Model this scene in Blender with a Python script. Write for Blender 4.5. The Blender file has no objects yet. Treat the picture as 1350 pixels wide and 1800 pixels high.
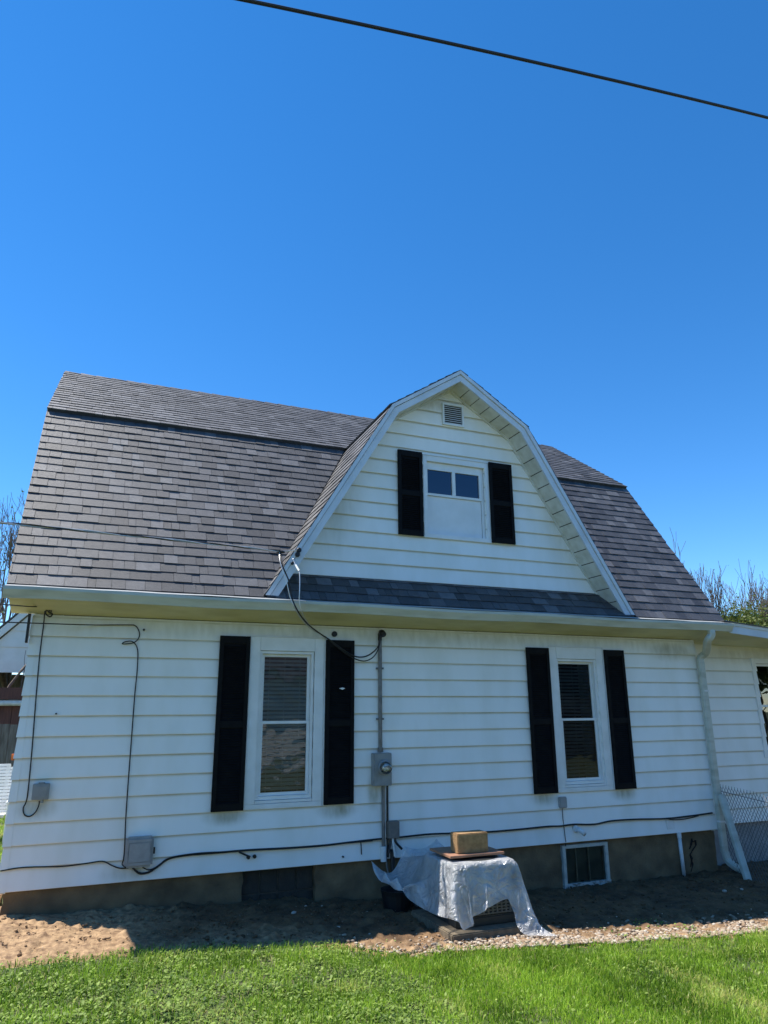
import bpy, bmesh, math, random
import numpy as np
from mathutils import Vector, Matrix
random.seed(7); RNG = np.random.default_rng(7)
scene = bpy.context.scene
COL = scene.collection

# ------------------------------------------------------------------ camera
CF, PITCH, ROLL, YAW = 1245.6, math.radians(15.65), math.radians(-0.36), math.radians(22.22)
CPOS = np.array([0.595, -8.364, 1.658])
_fw = np.array([math.sin(YAW)*math.cos(PITCH), math.cos(YAW)*math.cos(PITCH), math.sin(PITCH)])
_r = np.array([math.cos(YAW), -math.sin(YAW), 0.0]); _u = np.cross(_r, _fw)
CR = _r*math.cos(ROLL)+_u*math.sin(ROLL); CU = -_r*math.sin(ROLL)+_u*math.cos(ROLL)
camd = bpy.data.cameras.new('camera'); cam = bpy.data.objects.new('camera', camd); COL.objects.link(cam)
cam.matrix_world = Matrix(((CR[0], CU[0], -_fw[0], CPOS[0]), (CR[1], CU[1], -_fw[1], CPOS[1]),
                           (CR[2], CU[2], -_fw[2], CPOS[2]), (0, 0, 0, 1)))
camd.sensor_fit = 'HORIZONTAL'; camd.sensor_width = 36.0; camd.lens = 36.0*CF/1350.0
camd.clip_start = 0.05; camd.clip_end = 2000.0
scene.camera = cam
scene.render.resolution_x = 768; scene.render.resolution_y = 1024

# ------------------------------------------------------------------ sky, sun, exposure
SUN = Vector((-0.407, 0.237, 0.883)).normalized()
world = bpy.data.worlds.new('World'); scene.world = world; world.use_nodes = True
wn, wl = world.node_tree.nodes, world.node_tree.links
bg = wn['Background']
sky = wn.new('ShaderNodeTexSky'); sky.sky_type = 'NISHITA'; sky.sun_disc = False
sky.sun_elevation = math.asin(SUN.z); sky.sun_rotation = math.atan2(SUN.x, SUN.y)
sky.altitude = 0.0; sky.air_density = 0.75; sky.dust_density = 0.0; sky.ozone_density = 3.0
hsv = wn.new('ShaderNodeHueSaturation'); hsv.inputs['Saturation'].default_value = 1.30
wl.new(sky.outputs['Color'], hsv.inputs['Color']); wl.new(hsv.outputs['Color'], bg.inputs['Color'])
bg.inputs['Strength'].default_value = 0.15
sl = bpy.data.lights.new('sun', 'SUN'); sl.energy = 4.8; sl.angle = math.radians(0.53); sl.color = (1.0, 0.95, 0.87)
so = bpy.data.objects.new('sun', sl); COL.objects.link(so)
so.rotation_euler = (-SUN).to_track_quat('-Z', 'Y').to_euler(); so.location = (-10, 6, 22)
scene.view_settings.view_transform = 'Standard'; scene.view_settings.look = 'None'
scene.view_settings.exposure = 0.74; scene.view_settings.gamma = 1.0
scene.view_settings.use_curve_mapping = False

# ------------------------------------------------------------------ helpers
def P(px, py, y=0.0):
    """point of the vertical plane at depth y seen at photo pixel (px, py)"""
    d = CR*(px-675)/CF - CU*(py-900)/CF + _fw
    t = (y-CPOS[1])/d[1]
    return Vector((CPOS+t*d).tolist())
def proj(p):
    d = np.array(p)-CPOS; z = d@_fw
    return 675+CF*(d@CR)/z, 900-CF*(d@CU)/z

WX = [-60, 0, 2.4, 4.1, 6, 8.9, 60]; WZ = [-.217, -.217, -.33, -.44, -.535, -.555, -.58]
FX = [-60, 0, 1.2, 3.2, 4.5, 5.3, 7.5, 60]; FZ = [-.25, -.26, -.30, -.41, -.44, -.475, -.50, -.53]
def gz(x, y):
    x = np.asarray(x, float); y = np.asarray(y, float)
    a = np.interp(x, WX, WZ); b = np.interp(x, FX, FZ)
    t = np.clip(-y/1.5, 0, 1)
    return a*(1-t)+b*t + .028*np.clip(-y-2.0, 0, 7.0)
def G(px, py):
    """point of the ground seen at photo pixel"""
    d = CR*(px-675)/CF - CU*(py-900)/CF + _fw
    z = -.4
    for _ in range(12):
        t = (z-CPOS[2])/d[2]; q = CPOS+t*d; z = float(gz(q[0], q[1]))
    return q
def vnoise(x, y, seed=0):
    x = np.asarray(x, float); y = np.asarray(y, float)
    xi = np.floor(x).astype(np.int64); yi = np.floor(y).astype(np.int64)
    fx = x-xi; fy = y-yi; fx = fx*fx*(3-2*fx); fy = fy*fy*(3-2*fy)
    def h(a, b):
        n = (a*374761393 + b*668265263 + seed*974634777) & 0xFFFFFFFF
        n = ((n ^ (n >> 13))*1274126177) & 0xFFFFFFFF
        return ((n ^ (n >> 16)) & 0xFFFF)/65535.0
    return (h(xi, yi)*(1-fx)+h(xi+1, yi)*fx)*(1-fy)+(h(xi, yi+1)*(1-fx)+h(xi+1, yi+1)*fx)*fy
def fbm(x, y, seed=0, o=4):
    s = 0; a = .5; n = 0
    for i in range(o):
        s = s+a*vnoise(np.asarray(x)*2**i, np.asarray(y)*2**i, seed+i); n += a; a *= .5
    return s/n

class MB:
    def __init__(s): s.v = []; s.f = []; s.m = []
    def add(s, verts, faces, mi=0):
        o = len(s.v); s.v += [tuple(p) for p in verts]
        s.f += [tuple(i+o for i in f) for f in faces]; s.m += [mi]*len(faces); return s
    def box(s, x0, x1, y0, y1, z0, z1, mi=0):
        return s.add([(x0,y0,z0),(x1,y0,z0),(x1,y1,z0),(x0,y1,z0),(x0,y0,z1),(x1,y0,z1),(x1,y1,z1),(x0,y1,z1)],
                     [(0,3,2,1),(4,5,6,7),(0,1,5,4),(1,2,6,5),(2,3,7,6),(3,0,4,7)], mi)
    def hexa(s, a, b, mi=0):
        """a, b: two quads (4 points each), joined"""
        return s.add(list(a)+list(b), [(3,2,1,0),(4,5,6,7),(0,1,5,4),(1,2,6,5),(2,3,7,6),(3,0,4,7)], mi)
    def prism(s, poly, axis, a, b, mi=0):
        """2D polygon extruded along an axis: axis 0 -> poly is (y,z); 1 -> (x,z); 2 -> (x,y)"""
        n = len(poly)
        def mk(p, t): return (t, p[0], p[1]) if axis == 0 else (p[0], t, p[1]) if axis == 1 else (p[0], p[1], t)
        return s.add([mk(p, a) for p in poly]+[mk(p, b) for p in poly],
                     [tuple(range(n))[::-1], tuple(range(n, 2*n))]+[(i, (i+1) % n, n+(i+1) % n, n+i) for i in range(n)], mi)
    def tube(s, pts, r, n=6, mi=0, caps=True):
        pts = [Vector(p) for p in pts]; k = len(pts)
        rs = r if isinstance(r, (list, tuple)) else [r]*k
        o = len(s.v); prev = None
        for i, p in enumerate(pts):
            t = (pts[min(i+1, k-1)]-pts[max(i-1, 0)])
            if t.length < 1e-9: t = Vector((0, 0, 1))
            t.normalize()
            if prev is None:
                a = Vector((0, 0, 1)) if abs(t.z) < .9 else Vector((1, 0, 0))
                prev = t.cross(a).normalized()
            prev = (prev-t*prev.dot(t))
            if prev.length < 1e-6: prev = t.orthogonal()
            prev.normalize(); q = t.cross(prev)
            for j in range(n):
                an = 2*math.pi*j/n
                s.v.append(tuple(p+(prev*math.cos(an)+q*math.sin(an))*rs[i]))
        for i in range(k-1):
            for j in range(n):
                s.f.append((o+i*n+j, o+i*n+(j+1) % n, o+(i+1)*n+(j+1) % n, o+(i+1)*n+j)); s.m.append(mi)
        if caps:
            s.f.append(tuple(o+j for j in range(n))[::-1]); s.m.append(mi)
            s.f.append(tuple(o+(k-1)*n+j for j in range(n))); s.m.append(mi)
        return s
    def lathe(s, c, axis, prof, n=20, mi=0):
        """prof: (radius, offset along axis); c: centre; axis: unit vector"""
        ax = Vector(axis).normalized(); a = ax.orthogonal().normalized(); b = ax.cross(a); c = Vector(c); o = len(s.v)
        for r, h in prof:
            for j in range(n):
                an = 2*math.pi*j/n; s.v.append(tuple(c+ax*h+(a*math.cos(an)+b*math.sin(an))*r))
        for i in range(len(prof)-1):
            for j in range(n):
                s.f.append((o+i*n+j, o+i*n+(j+1) % n, o+(i+1)*n+(j+1) % n, o+(i+1)*n+j)); s.m.append(mi)
        s.f.append(tuple(o+j for j in range(n))[::-1]); s.m.append(mi)
        s.f.append(tuple(o+(len(prof)-1)*n+j for j in range(n))); s.m.append(mi)
        return s
    def build(s, name, mats, parent=None, smooth=False, bevel=0, recalc=None):
        if recalc is None: recalc = len(s.f) > 1
        me = bpy.data.meshes.new(name); me.from_pydata(s.v, [], s.f)
        mats = mats if isinstance(mats, (list, tuple)) else [mats]
        for m in mats: me.materials.append(m)
        if len(mats) > 1: me.polygons.foreach_set('material_index', s.m)
        bm = bmesh.new(); bm.from_mesh(me)
        if recalc: bmesh.ops.recalc_face_normals(bm, faces=bm.faces)
        if bevel:
            bmesh.ops.bevel(bm, geom=[e for e in bm.edges if len(e.link_faces) == 2 and e.calc_face_angle(0) > .5],
                            offset=bevel, segments=2, affect='EDGES', clamp_overlap=True)
        bm.to_mesh(me); bm.free()
        if smooth: me.polygons.foreach_set('use_smooth', [True]*len(me.polygons))
        me.update()
        return link(name, me, parent)
def link(name, data, parent=None):
    o = bpy.data.objects.new(name, data); COL.objects.link(o)
    if parent is not None:
        o.parent = parent
        if parent.parent is None: o.matrix_parent_inverse = parent.matrix_basis.inverted()   # parts sit at the world origin
    return o
def fast_mesh(name, V, F, mats, parent=None, midx=None, attr=None, smooth=False):
    """V (n,3), F (m,k) arrays"""
    me = bpy.data.meshes.new(name); V = np.asarray(V, np.float32); F = np.asarray(F, np.int32); k = F.shape[1]
    me.vertices.add(len(V)); me.vertices.foreach_set('co', V.ravel())
    me.loops.add(F.size); me.loops.foreach_set('vertex_index', F.ravel())
    me.polygons.add(len(F)); me.polygons.foreach_set('loop_start', np.arange(0, F.size, k, dtype=np.int32))
    me.polygons.foreach_set('loop_total', np.full(len(F), k, np.int32))
    for m in (mats if isinstance(mats, (list, tuple)) else [mats]): me.materials.append(m)
    if midx is not None: me.polygons.foreach_set('material_index', np.asarray(midx, np.int32))
    if smooth: me.polygons.foreach_set('use_smooth', np.ones(len(F), bool))
    me.update(calc_edges=True)
    if attr is not None:
        a = me.attributes.new('tint', 'FLOAT', 'POINT'); a.data.foreach_set('value', np.asarray(attr, np.float32))
    me.validate()
    return link(name, me, parent)
def tag(o, label=None, cat=None, group=None, kind=None):
    if label: o['label'] = label
    if cat: o['category'] = cat
    if group: o['group'] = group
    if kind: o['kind'] = kind
    return o
def thing(name, loc, label, cat, group=None):
    o = bpy.data.objects.new(name, None); COL.objects.link(o); o.location = loc; o.empty_display_size = .1
    return tag(o, label, cat, group)
def smooth_path(pts, n=6):
    pts = [Vector(p) for p in pts]; out = []
    for i in range(len(pts)-1):
        p0 = pts[max(i-1, 0)]; p1 = pts[i]; p2 = pts[i+1]; p3 = pts[min(i+2, len(pts)-1)]
        for j in range(n):
            t = j/n
            out.append(.5*((2*p1)+(p2-p0)*t+(2*p0-5*p1+4*p2-p3)*t*t+(3*p1-p0-3*p2+p3)*t**3))
    return out+[pts[-1]]

# ------------------------------------------------------------------ materials
def mat(name, col, rough=.6, col2=None, scale=8, detail=6, stretch=(1,1,1), lo=.35, hi=.65, bump=0, bscale=60, metal=0,
        coords='Object', spec=None, speckle=None):
    m = bpy.data.materials.new(name); m.use_nodes = True; n, l = m.node_tree.nodes, m.node_tree.links
    b = n['Principled BSDF']; b.inputs['Base Color'].default_value = (*col, 1); b.inputs['Roughness'].default_value = rough
    b.inputs['Metallic'].default_value = metal
    if spec is not None: b.inputs['Specular IOR Level'].default_value = spec
    geo = n.new('ShaderNodeNewGeometry'); mp = n.new('ShaderNodeMapping'); mp.inputs['Scale'].default_value = stretch
    l.new(geo.outputs['Position'], mp.inputs['Vector'])
    m['out'] = 1
    if col2 is not None:
        t = n.new('ShaderNodeTexNoise'); t.inputs['Scale'].default_value = scale; t.inputs['Detail'].default_value = detail
        l.new(mp.outputs[0], t.inputs['Vector'])
        r = n.new('ShaderNodeValToRGB'); r.color_ramp.elements[0].position = lo; r.color_ramp.elements[1].position = hi
        r.color_ramp.elements[0].color = (*col, 1); r.color_ramp.elements[1].color = (*col2, 1)
        l.new(t.outputs['Fac'], r.inputs['Fac']); last = r.outputs['Color']
        if speckle:
            t2 = n.new('ShaderNodeTexNoise'); t2.inputs['Scale'].default_value = speckle[0]; t2.inputs['Detail'].default_value = 3
            l.new(geo.outputs['Position'], t2.inputs['Vector'])
            r2 = n.new('ShaderNodeMapRange'); r2.inputs['From Min'].default_value = .3; r2.inputs['From Max'].default_value = .7
            r2.inputs['To Min'].default_value = 1-speckle[1]; r2.inputs['To Max'].default_value = 1+speckle[1]
            l.new(t2.outputs['Fac'], r2.inputs['Value'])
            mx = n.new('ShaderNodeVectorMath'); mx.operation = 'SCALE'
            l.new(last, mx.inputs[0]); l.new(r2.outputs['Result'], mx.inputs['Scale']); last = mx.outputs[0]
        l.new(last, b.inputs['Base Color'])
    if bump:
        t = n.new('ShaderNodeTexNoise'); t.inputs['Scale'].default_value = bscale; t.inputs['Detail'].default_value = 5
        l.new(mp.outputs[0], t.inputs['Vector'])
        bp = n.new('ShaderNodeBump'); bp.inputs['Strength'].default_value = bump; bp.inputs['Distance'].default_value = .01
        l.new(t.outputs['Fac'], bp.inputs['Height']); l.new(bp.outputs[0], b.inputs['Normal'])
    return m
def leafmat(name, c1, c2, trans=.35, rough=.5, c3=None):
    m = bpy.data.materials.new(name); m.use_nodes = True; n, l = m.node_tree.nodes, m.node_tree.links
    b = n['Principled BSDF']; b.inputs['Roughness'].default_value = rough; b.inputs['Specular IOR Level'].default_value = .3
    a = n.new('ShaderNodeAttribute'); a.attribute_name = 'tint'
    r = n.new('ShaderNodeValToRGB'); r.color_ramp.elements[0].color = (*c1, 1); r.color_ramp.elements[1].color = (*c2, 1)
    if c3: r.color_ramp.elements[1].position = .78; e_ = r.color_ramp.elements.new(1.0); e_.color = (*c3, 1)
    l.new(a.outputs['Fac'], r.inputs['Fac']); l.new(r.outputs['Color'], b.inputs['Base Color'])
    tr = n.new('ShaderNodeBsdfTranslucent'); l.new(r.outputs['Color'], tr.inputs['Color'])
    mx = n.new('ShaderNodeMixShader'); mx.inputs['Fac'].default_value = trans
    l.new(b.outputs[0], mx.inputs[1]); l.new(tr.outputs[0], mx.inputs[2]); l.new(mx.outputs[0], n['Material Output'].inputs['Surface'])
    return m
def glassmat(name, tint=(.8, .84, .82), boost=1.0, wavy=.0, wscale=3.0, refl=(1, 1, 1)):
    m = bpy.data.materials.new(name); m.use_nodes = True; n, l = m.node_tree.nodes, m.node_tree.links
    n.remove(n['Principled BSDF'])
    t = n.new('ShaderNodeBsdfTransparent'); t.inputs['Color'].default_value = (*tint, 1)
    g = n.new('ShaderNodeBsdfGlossy'); g.inputs['Roughness'].default_value = .01; g.inputs['Color'].default_value = (*refl, 1)
    f = n.new('ShaderNodeFresnel'); f.inputs['IOR'].default_value = 1.5+.5*boost
    mx = n.new('ShaderNodeMixShader'); l.new(f.outputs[0], mx.inputs['Fac']); l.new(t.outputs[0], mx.inputs[1]); l.new(g.outputs[0], mx.inputs[2])
    l.new(mx.outputs[0], n['Material Output'].inputs['Surface'])
    if wavy:
        no = n.new('ShaderNodeTexNoise'); no.inputs['Scale'].default_value = wscale; no.inputs['Detail'].default_value = 1
        geo = n.new('ShaderNodeNewGeometry'); l.new(geo.outputs['Position'], no.inputs['Vector'])
        bp = n.new('ShaderNodeBump'); bp.inputs['Strength'].default_value = 1; bp.inputs['Distance'].default_value = wavy
        l.new(no.outputs['Fac'], bp.inputs['Height']); l.new(bp.outputs[0], g.inputs['Normal'])
    return m
def siding_mat(name, stains, zoff=0.0):
    """painted aluminium lap siding: near white, faint chalky streaks, ochre grime spots at given places"""
    m = mat(name, (.90, .89, .845), .45, (.82, .81, .74), 3.0, 5, (1, 1, .35), .42, .72, bump=.06, bscale=35)
    n, l = m.node_tree.nodes, m.node_tree.links; b = n['Principled BSDF']
    src = b.inputs['Base Color'].links[0].from_socket
    geo = n.new('ShaderNodeNewGeometry')
    no = n.new('ShaderNodeTexNoise'); no.inputs['Scale'].default_value = 9; no.inputs['Detail'].default_value = 6
    mp = n.new('ShaderNodeMapping'); mp.inputs['Scale'].default_value = (1.6, 1, .5)
    l.new(geo.outputs['Position'], mp.inputs['Vector']); l.new(mp.outputs[0], no.inputs['Vector'])
    acc = None
    for (x, y, z, rx, rz, s) in stains:
        su = n.new('ShaderNodeVectorMath'); su.operation = 'SUBTRACT'; l.new(geo.outputs['Position'], su.inputs[0]); su.inputs[1].default_value = (x, y, z)
        mu = n.new('ShaderNodeVectorMath'); mu.operation = 'MULTIPLY'; l.new(su.outputs[0], mu.inputs[0]); mu.inputs[1].default_value = (1/rx, 1.0, 1/rz)
        le = n.new('ShaderNodeVectorMath'); le.operation = 'LENGTH'; l.new(mu.outputs[0], le.inputs[0])
        mr = n.new('ShaderNodeMapRange'); mr.interpolation_type = 'SMOOTHSTEP'
        mr.inputs['From Min'].default_value = 1; mr.inputs['From Max'].default_value = .1
        mr.inputs['To Min'].default_value = 0; mr.inputs['To Max'].default_value = s
        l.new(le.outputs['Value'], mr.inputs['Value'])
        if acc is None: acc = mr.outputs['Result']
        else:
            a = n.new('ShaderNodeMath'); a.operation = 'MAXIMUM'; l.new(acc, a.inputs[0]); l.new(mr.outputs['Result'], a.inputs[1]); acc = a.outputs[0]
    k = n.new('ShaderNodeMath'); k.operation = 'MULTIPLY'; l.new(acc, k.inputs[0]); l.new(no.outputs['Fac'], k.inputs[1])
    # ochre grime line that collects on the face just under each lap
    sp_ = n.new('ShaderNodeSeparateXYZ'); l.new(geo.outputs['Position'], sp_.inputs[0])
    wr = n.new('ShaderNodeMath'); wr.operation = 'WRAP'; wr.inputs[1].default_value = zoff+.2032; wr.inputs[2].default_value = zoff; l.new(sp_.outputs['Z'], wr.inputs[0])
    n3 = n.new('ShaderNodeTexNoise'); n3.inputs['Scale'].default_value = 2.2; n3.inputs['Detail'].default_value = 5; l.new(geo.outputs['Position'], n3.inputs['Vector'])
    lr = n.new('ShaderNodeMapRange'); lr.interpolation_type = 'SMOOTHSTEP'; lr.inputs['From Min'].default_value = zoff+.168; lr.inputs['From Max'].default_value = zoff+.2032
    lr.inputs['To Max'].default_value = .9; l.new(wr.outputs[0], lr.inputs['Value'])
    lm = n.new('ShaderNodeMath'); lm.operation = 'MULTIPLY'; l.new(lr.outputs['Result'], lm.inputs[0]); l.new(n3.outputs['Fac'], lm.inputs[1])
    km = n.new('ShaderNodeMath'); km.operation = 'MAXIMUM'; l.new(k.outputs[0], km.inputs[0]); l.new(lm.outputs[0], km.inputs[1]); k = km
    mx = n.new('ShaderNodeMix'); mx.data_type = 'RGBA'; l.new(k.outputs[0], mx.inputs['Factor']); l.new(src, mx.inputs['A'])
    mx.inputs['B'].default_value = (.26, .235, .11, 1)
    l.new(mx.outputs['Result'], b.inputs['Base Color'])
    return m

M = {}
SH = [(.032,.0320,.0345), (.047,.0470,.050), (.060,.0600,.064), (.079,.0785,.083), (.106,.1060,.111)]
SHINGLE = [mat('shingle_%d' % i, tuple(c*.86 for c in col), .58, tuple(c*1.12 for c in col), 14, 6, bump=.35, bscale=260, spec=.85, speckle=(230, .45)) for i, col in enumerate(SH)]
M['felt'] = mat('roof_felt', (.03, .03, .032), .95, (.045, .043, .045), 20, bump=.3)
M['drip'] = mat('white_metal_trim', (.72, .73, .72), .4, (.62, .63, .61), 5, bump=.03)
M['gutter'] = mat('gutter_paint', (.52, .54, .47), .45, (.33, .34, .27), 4, 7, (.6, 1, 3), .45, .85, bump=.05)
M['soffit'] = mat('soffit_paint', (.58, .55, .33), .6, (.40, .37, .19), 3.5, 5, (.5, 1, 1), .4, .8, bump=.05)
M['soffit_panel'] = mat('soffit_panel_paint', (.68, .68, .62), .5, (.55, .54, .46), 7, bump=.04)
M['fascia'] = mat('fascia_paint', (.63, .68, .73), .35, (.52, .56, .60), 4, 6, (1, 1, 1), .4, .8, bump=.04)
M['white'] = mat('white_vinyl', (.80, .81, .80), .35, (.72, .73, .71), 6, 4, bump=.02)
M['panel'] = mat('white_infill_panel', (.78, .79, .79), .5, (.72, .73, .72), 5, 4, bump=.04, bscale=20)
M['shutter'] = mat('black_shutter_plastic', (.005, .005, .006), .7, (.008, .008, .009), 12, 4, bump=.15, bscale=120, spec=.15)
M['concrete'] = mat('foundation_render', (.235, .165, .088), .9, (.10, .070, .038), 3.5, 10, (1, 1, 1), .3, .7, bump=.7, bscale=45)
M['block'] = mat('grimy_block', (.042, .040, .032), .8, (.028, .027, .022), 14, 6, bump=.4, bscale=60)
M['mortar'] = mat('grimy_mortar', (.085, .080, .062), .95, (.05, .048, .038), 18, 6, bump=.4)
M['crack'] = mat('crack_dark', (.012, .011, .01), 1)
M['glass'] = glassmat('window_glass', (.64, .69, .67), .35, .0045, 5)
M['glass_dark'] = glassmat('screened_glass', (.36, .39, .39), .0, .002, 5)
M['glass_blue'] = glassmat('film_glass', (.25, .25, .34), .8, .0015, 4, (.8, .85, 1))
M['glass_dirty'] = glassmat('dirty_glass', (.66, .70, .67), .2, .001, 4)
M['blind'] = mat('blind_slats', (.52, .53, .51), .5, (.40, .41, .39), 5)
M['room'] = mat('room_dark', (.05, .048, .05), .9)
M['oldpaint'] = mat('peeling_frame_paint', (.50, .50, .45), .7, (.16, .14, .11), 22, 8, (1, 1, 1), .5, .62, bump=.6, bscale=50)
M['greymetal'] = mat('grey_enamel_metal', (.28, .29, .29), .5, (.22, .225, .22), 9, 5, bump=.06)
M['greybox'] = mat('grey_plastic_box', (.34, .34, .34), .5, (.28, .28, .275), 12, 5, bump=.05)
M['brownbox'] = mat('weathered_box', (.20, .175, .15), .6, (.15, .13, .11), 14, 5, bump=.06)
M['conduit'] = mat('conduit_metal', (.20, .20, .20), .45, (.13, .13, .125), 12, 5, metal=.4)
M['rubber'] = mat('black_cable', (.010, .010, .011), .5)
M['alu'] = mat('bare_aluminium_wire', (.62, .62, .60), .35, metal=.6)
M['dial'] = mat('meter_glass_ring', (.70, .70, .67), .2, spec=.8)
M['dialdark'] = mat('meter_works', (.10, .11, .11), .4, (.5, .5, .48), 60, 2)
M['pvc'] = mat('white_pvc', (.74, .75, .74), .4, (.62, .62, .58), 9)
M['pad'] = mat('concrete_pad', (.20, .155, .10), .9, (.12, .095, .062), 14, 6, bump=.4)
M['accab'] = mat('cabinet_grey', (.105, .107, .098), .45, (.075, .077, .07), 7, bump=.04)
M['acbase'] = mat('cabinet_base_dark', (.022, .024, .024), .5, (.03, .032, .03), 10)
M['brick'] = mat('tan_block', (.40, .24, .11), .9, (.27, .16, .07), 20, 8, bump=.6, bscale=90)
M['ply'] = mat('brown_plywood', (.40, .20, .12), .8, (.27, .14, .085), 10, 6, (1, 6, 6), bump=.3)
M['soil'] = mat('soil', (.16, .085, .035), .95, (.062, .034, .014), 5, 10, (1, 1, 1), .35, .68, bump=.8, bscale=70, speckle=(120, .35))
def sunlit_soil(m):
    # sandy paints the sunlit corner and lawn margin lighter, the shaded rest darker
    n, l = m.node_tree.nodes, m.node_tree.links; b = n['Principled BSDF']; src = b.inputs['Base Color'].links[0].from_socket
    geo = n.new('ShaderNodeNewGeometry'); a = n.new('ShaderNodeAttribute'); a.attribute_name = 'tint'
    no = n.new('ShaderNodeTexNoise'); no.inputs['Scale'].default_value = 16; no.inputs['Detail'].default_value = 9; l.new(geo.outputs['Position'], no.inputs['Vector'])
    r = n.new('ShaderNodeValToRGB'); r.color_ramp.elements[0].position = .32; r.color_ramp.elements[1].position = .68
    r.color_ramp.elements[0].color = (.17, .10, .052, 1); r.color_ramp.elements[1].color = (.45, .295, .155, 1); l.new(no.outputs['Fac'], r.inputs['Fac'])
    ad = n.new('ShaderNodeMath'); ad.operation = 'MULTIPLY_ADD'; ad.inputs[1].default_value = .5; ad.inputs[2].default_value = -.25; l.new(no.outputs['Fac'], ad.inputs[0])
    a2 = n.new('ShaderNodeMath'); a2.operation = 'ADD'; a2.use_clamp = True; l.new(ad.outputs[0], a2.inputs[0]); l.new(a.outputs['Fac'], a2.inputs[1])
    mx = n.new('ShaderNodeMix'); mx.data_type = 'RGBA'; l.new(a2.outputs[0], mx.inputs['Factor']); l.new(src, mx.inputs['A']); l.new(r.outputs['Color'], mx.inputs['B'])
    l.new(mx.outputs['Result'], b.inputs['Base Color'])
sunlit_soil(M['soil'])
M['lawnsoil'] = mat('lawn_thatch', (.10, .10, .045), .95, (.055, .085, .025), 4, 8, bump=.5, bscale=60)
STONES = [mat('stone_%d' % i, c, .85, tuple(k*.75 for k in c), 40, 4, bump=.25, bscale=120) for i, c in enumerate([(.38,.275,.18), (.46,.37,.265), (.29,.195,.12), (.54,.47,.38)])]
M['grass'] = leafmat('grass_blades', (.042, .115, .006), (.40, .62, .06), .5, .42, (.66, .60, .22))
M['clover'] = leafmat('clover_leaves', (.035, .09, .012), (.36, .48, .10), .3, .6)
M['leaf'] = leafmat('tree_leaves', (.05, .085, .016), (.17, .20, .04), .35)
M['bark'] = mat('grey_bark', (.20, .15, .115), .9, (.12, .09, .07), 12, bump=.4)
M['weathered'] = mat('weathered_wood', (.20, .18, .16), .9, (.12, .105, .09), 8, 8, (3, 3, .4), bump=.3)
M['redwood'] = mat('red_brown_wood', (.17, .065, .045), .8, (.11, .045, .035), 8, 6, (3, 3, .4), bump=.2)
M['darkwood'] = mat('dark_garage_wood', (.035, .035, .034), .9, (.022, .022, .021), 8, 8, (3, 3, .4), bump=.3)  # near black walls of the added garage, keeps its reflection dark
M['cream'] = mat('cream_siding', (.86, .83, .75), .5, (.80, .77, .68), 4)
M['resin'] = mat('white_resin', (.82, .81, .78), .35, (.74, .73, .69), 6)
M['chain'] = mat('galvanised_wire', (.11, .115, .12), .5, metal=.5)
M['orange'] = mat('orange_plastic', (.75, .19, .04), .5)
def plastic_mat():
    m = bpy.data.materials.new('clear_poly_sheet'); m.use_nodes = True; n, l = m.node_tree.nodes, m.node_tree.links
    n.remove(n['Principled BSDF'])
    t = n.new('ShaderNodeBsdfTransparent'); t.inputs['Color'].default_value = (.93, .95, .97, 1)
    d = n.new('ShaderNodeBsdfDiffuse'); d.inputs['Color'].default_value = (.90, .92, .94, 1)
    tr = n.new('ShaderNodeBsdfTranslucent'); tr.inputs['Color'].default_value = (.90, .92, .94, 1)
    g = n.new('ShaderNodeBsdfGlossy'); g.inputs['Roughness'].default_value = .16
    geo = n.new('ShaderNodeNewGeometry')
    no = n.new('ShaderNodeTexNoise'); no.inputs['Scale'].default_value = 9; no.inputs['Detail'].default_value = 7; no.inputs['Distortion'].default_value = 1.8
    l.new(geo.outputs['Position'], no.inputs['Vector'])
    bp = n.new('ShaderNodeBump'); bp.inputs['Strength'].default_value = 1; bp.inputs['Distance'].default_value = .05
    l.new(no.outputs['Fac'], bp.inputs['Height'])
    for s in (d, tr, g): l.new(bp.outputs[0], s.inputs['Normal'])
    m1 = n.new('ShaderNodeMixShader'); m1.inputs['Fac'].default_value = .45; l.new(d.outputs[0], m1.inputs[1]); l.new(tr.outputs[0], m1.inputs[2])
    m2 = n.new('ShaderNodeMixShader'); m2.inputs['Fac'].default_value = .12; l.new(m1.outputs[0], m2.inputs[1]); l.new(g.outputs[0], m2.inputs[2])
    n2 = n.new('ShaderNodeTexNoise'); n2.inputs['Scale'].default_value = 4; n2.inputs['Detail'].default_value = 4
    l.new(geo.outputs['Position'], n2.inputs['Vector'])
    mr = n.new('ShaderNodeMapRange'); mr.inputs['From Min'].default_value = .3; mr.inputs['From Max'].default_value = .7
    mr.inputs['To Min'].default_value = .42; mr.inputs['To Max'].default_value = .86; l.new(n2.outputs['Fac'], mr.inputs['Value'])
    m3 = n.new('ShaderNodeMixShader'); l.new(mr.outputs['Result'], m3.inputs['Fac']); l.new(t.outputs[0], m3.inputs[1]); l.new(m2.outputs[0], m3.inputs[2])
    l.new(m3.outputs[0], n['Material Output'].inputs['Surface'])
    return m
M['plastic'] = plastic_mat()
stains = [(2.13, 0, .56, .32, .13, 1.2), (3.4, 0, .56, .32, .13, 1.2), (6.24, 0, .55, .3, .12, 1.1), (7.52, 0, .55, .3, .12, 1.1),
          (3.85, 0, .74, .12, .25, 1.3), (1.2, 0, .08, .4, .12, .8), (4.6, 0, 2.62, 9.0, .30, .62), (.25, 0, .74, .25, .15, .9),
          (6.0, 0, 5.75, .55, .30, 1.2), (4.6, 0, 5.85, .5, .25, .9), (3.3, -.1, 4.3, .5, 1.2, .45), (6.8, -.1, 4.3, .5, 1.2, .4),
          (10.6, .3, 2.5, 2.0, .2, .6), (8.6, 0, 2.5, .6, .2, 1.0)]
M['siding'] = siding_mat('white_lap_siding', stains)
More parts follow.
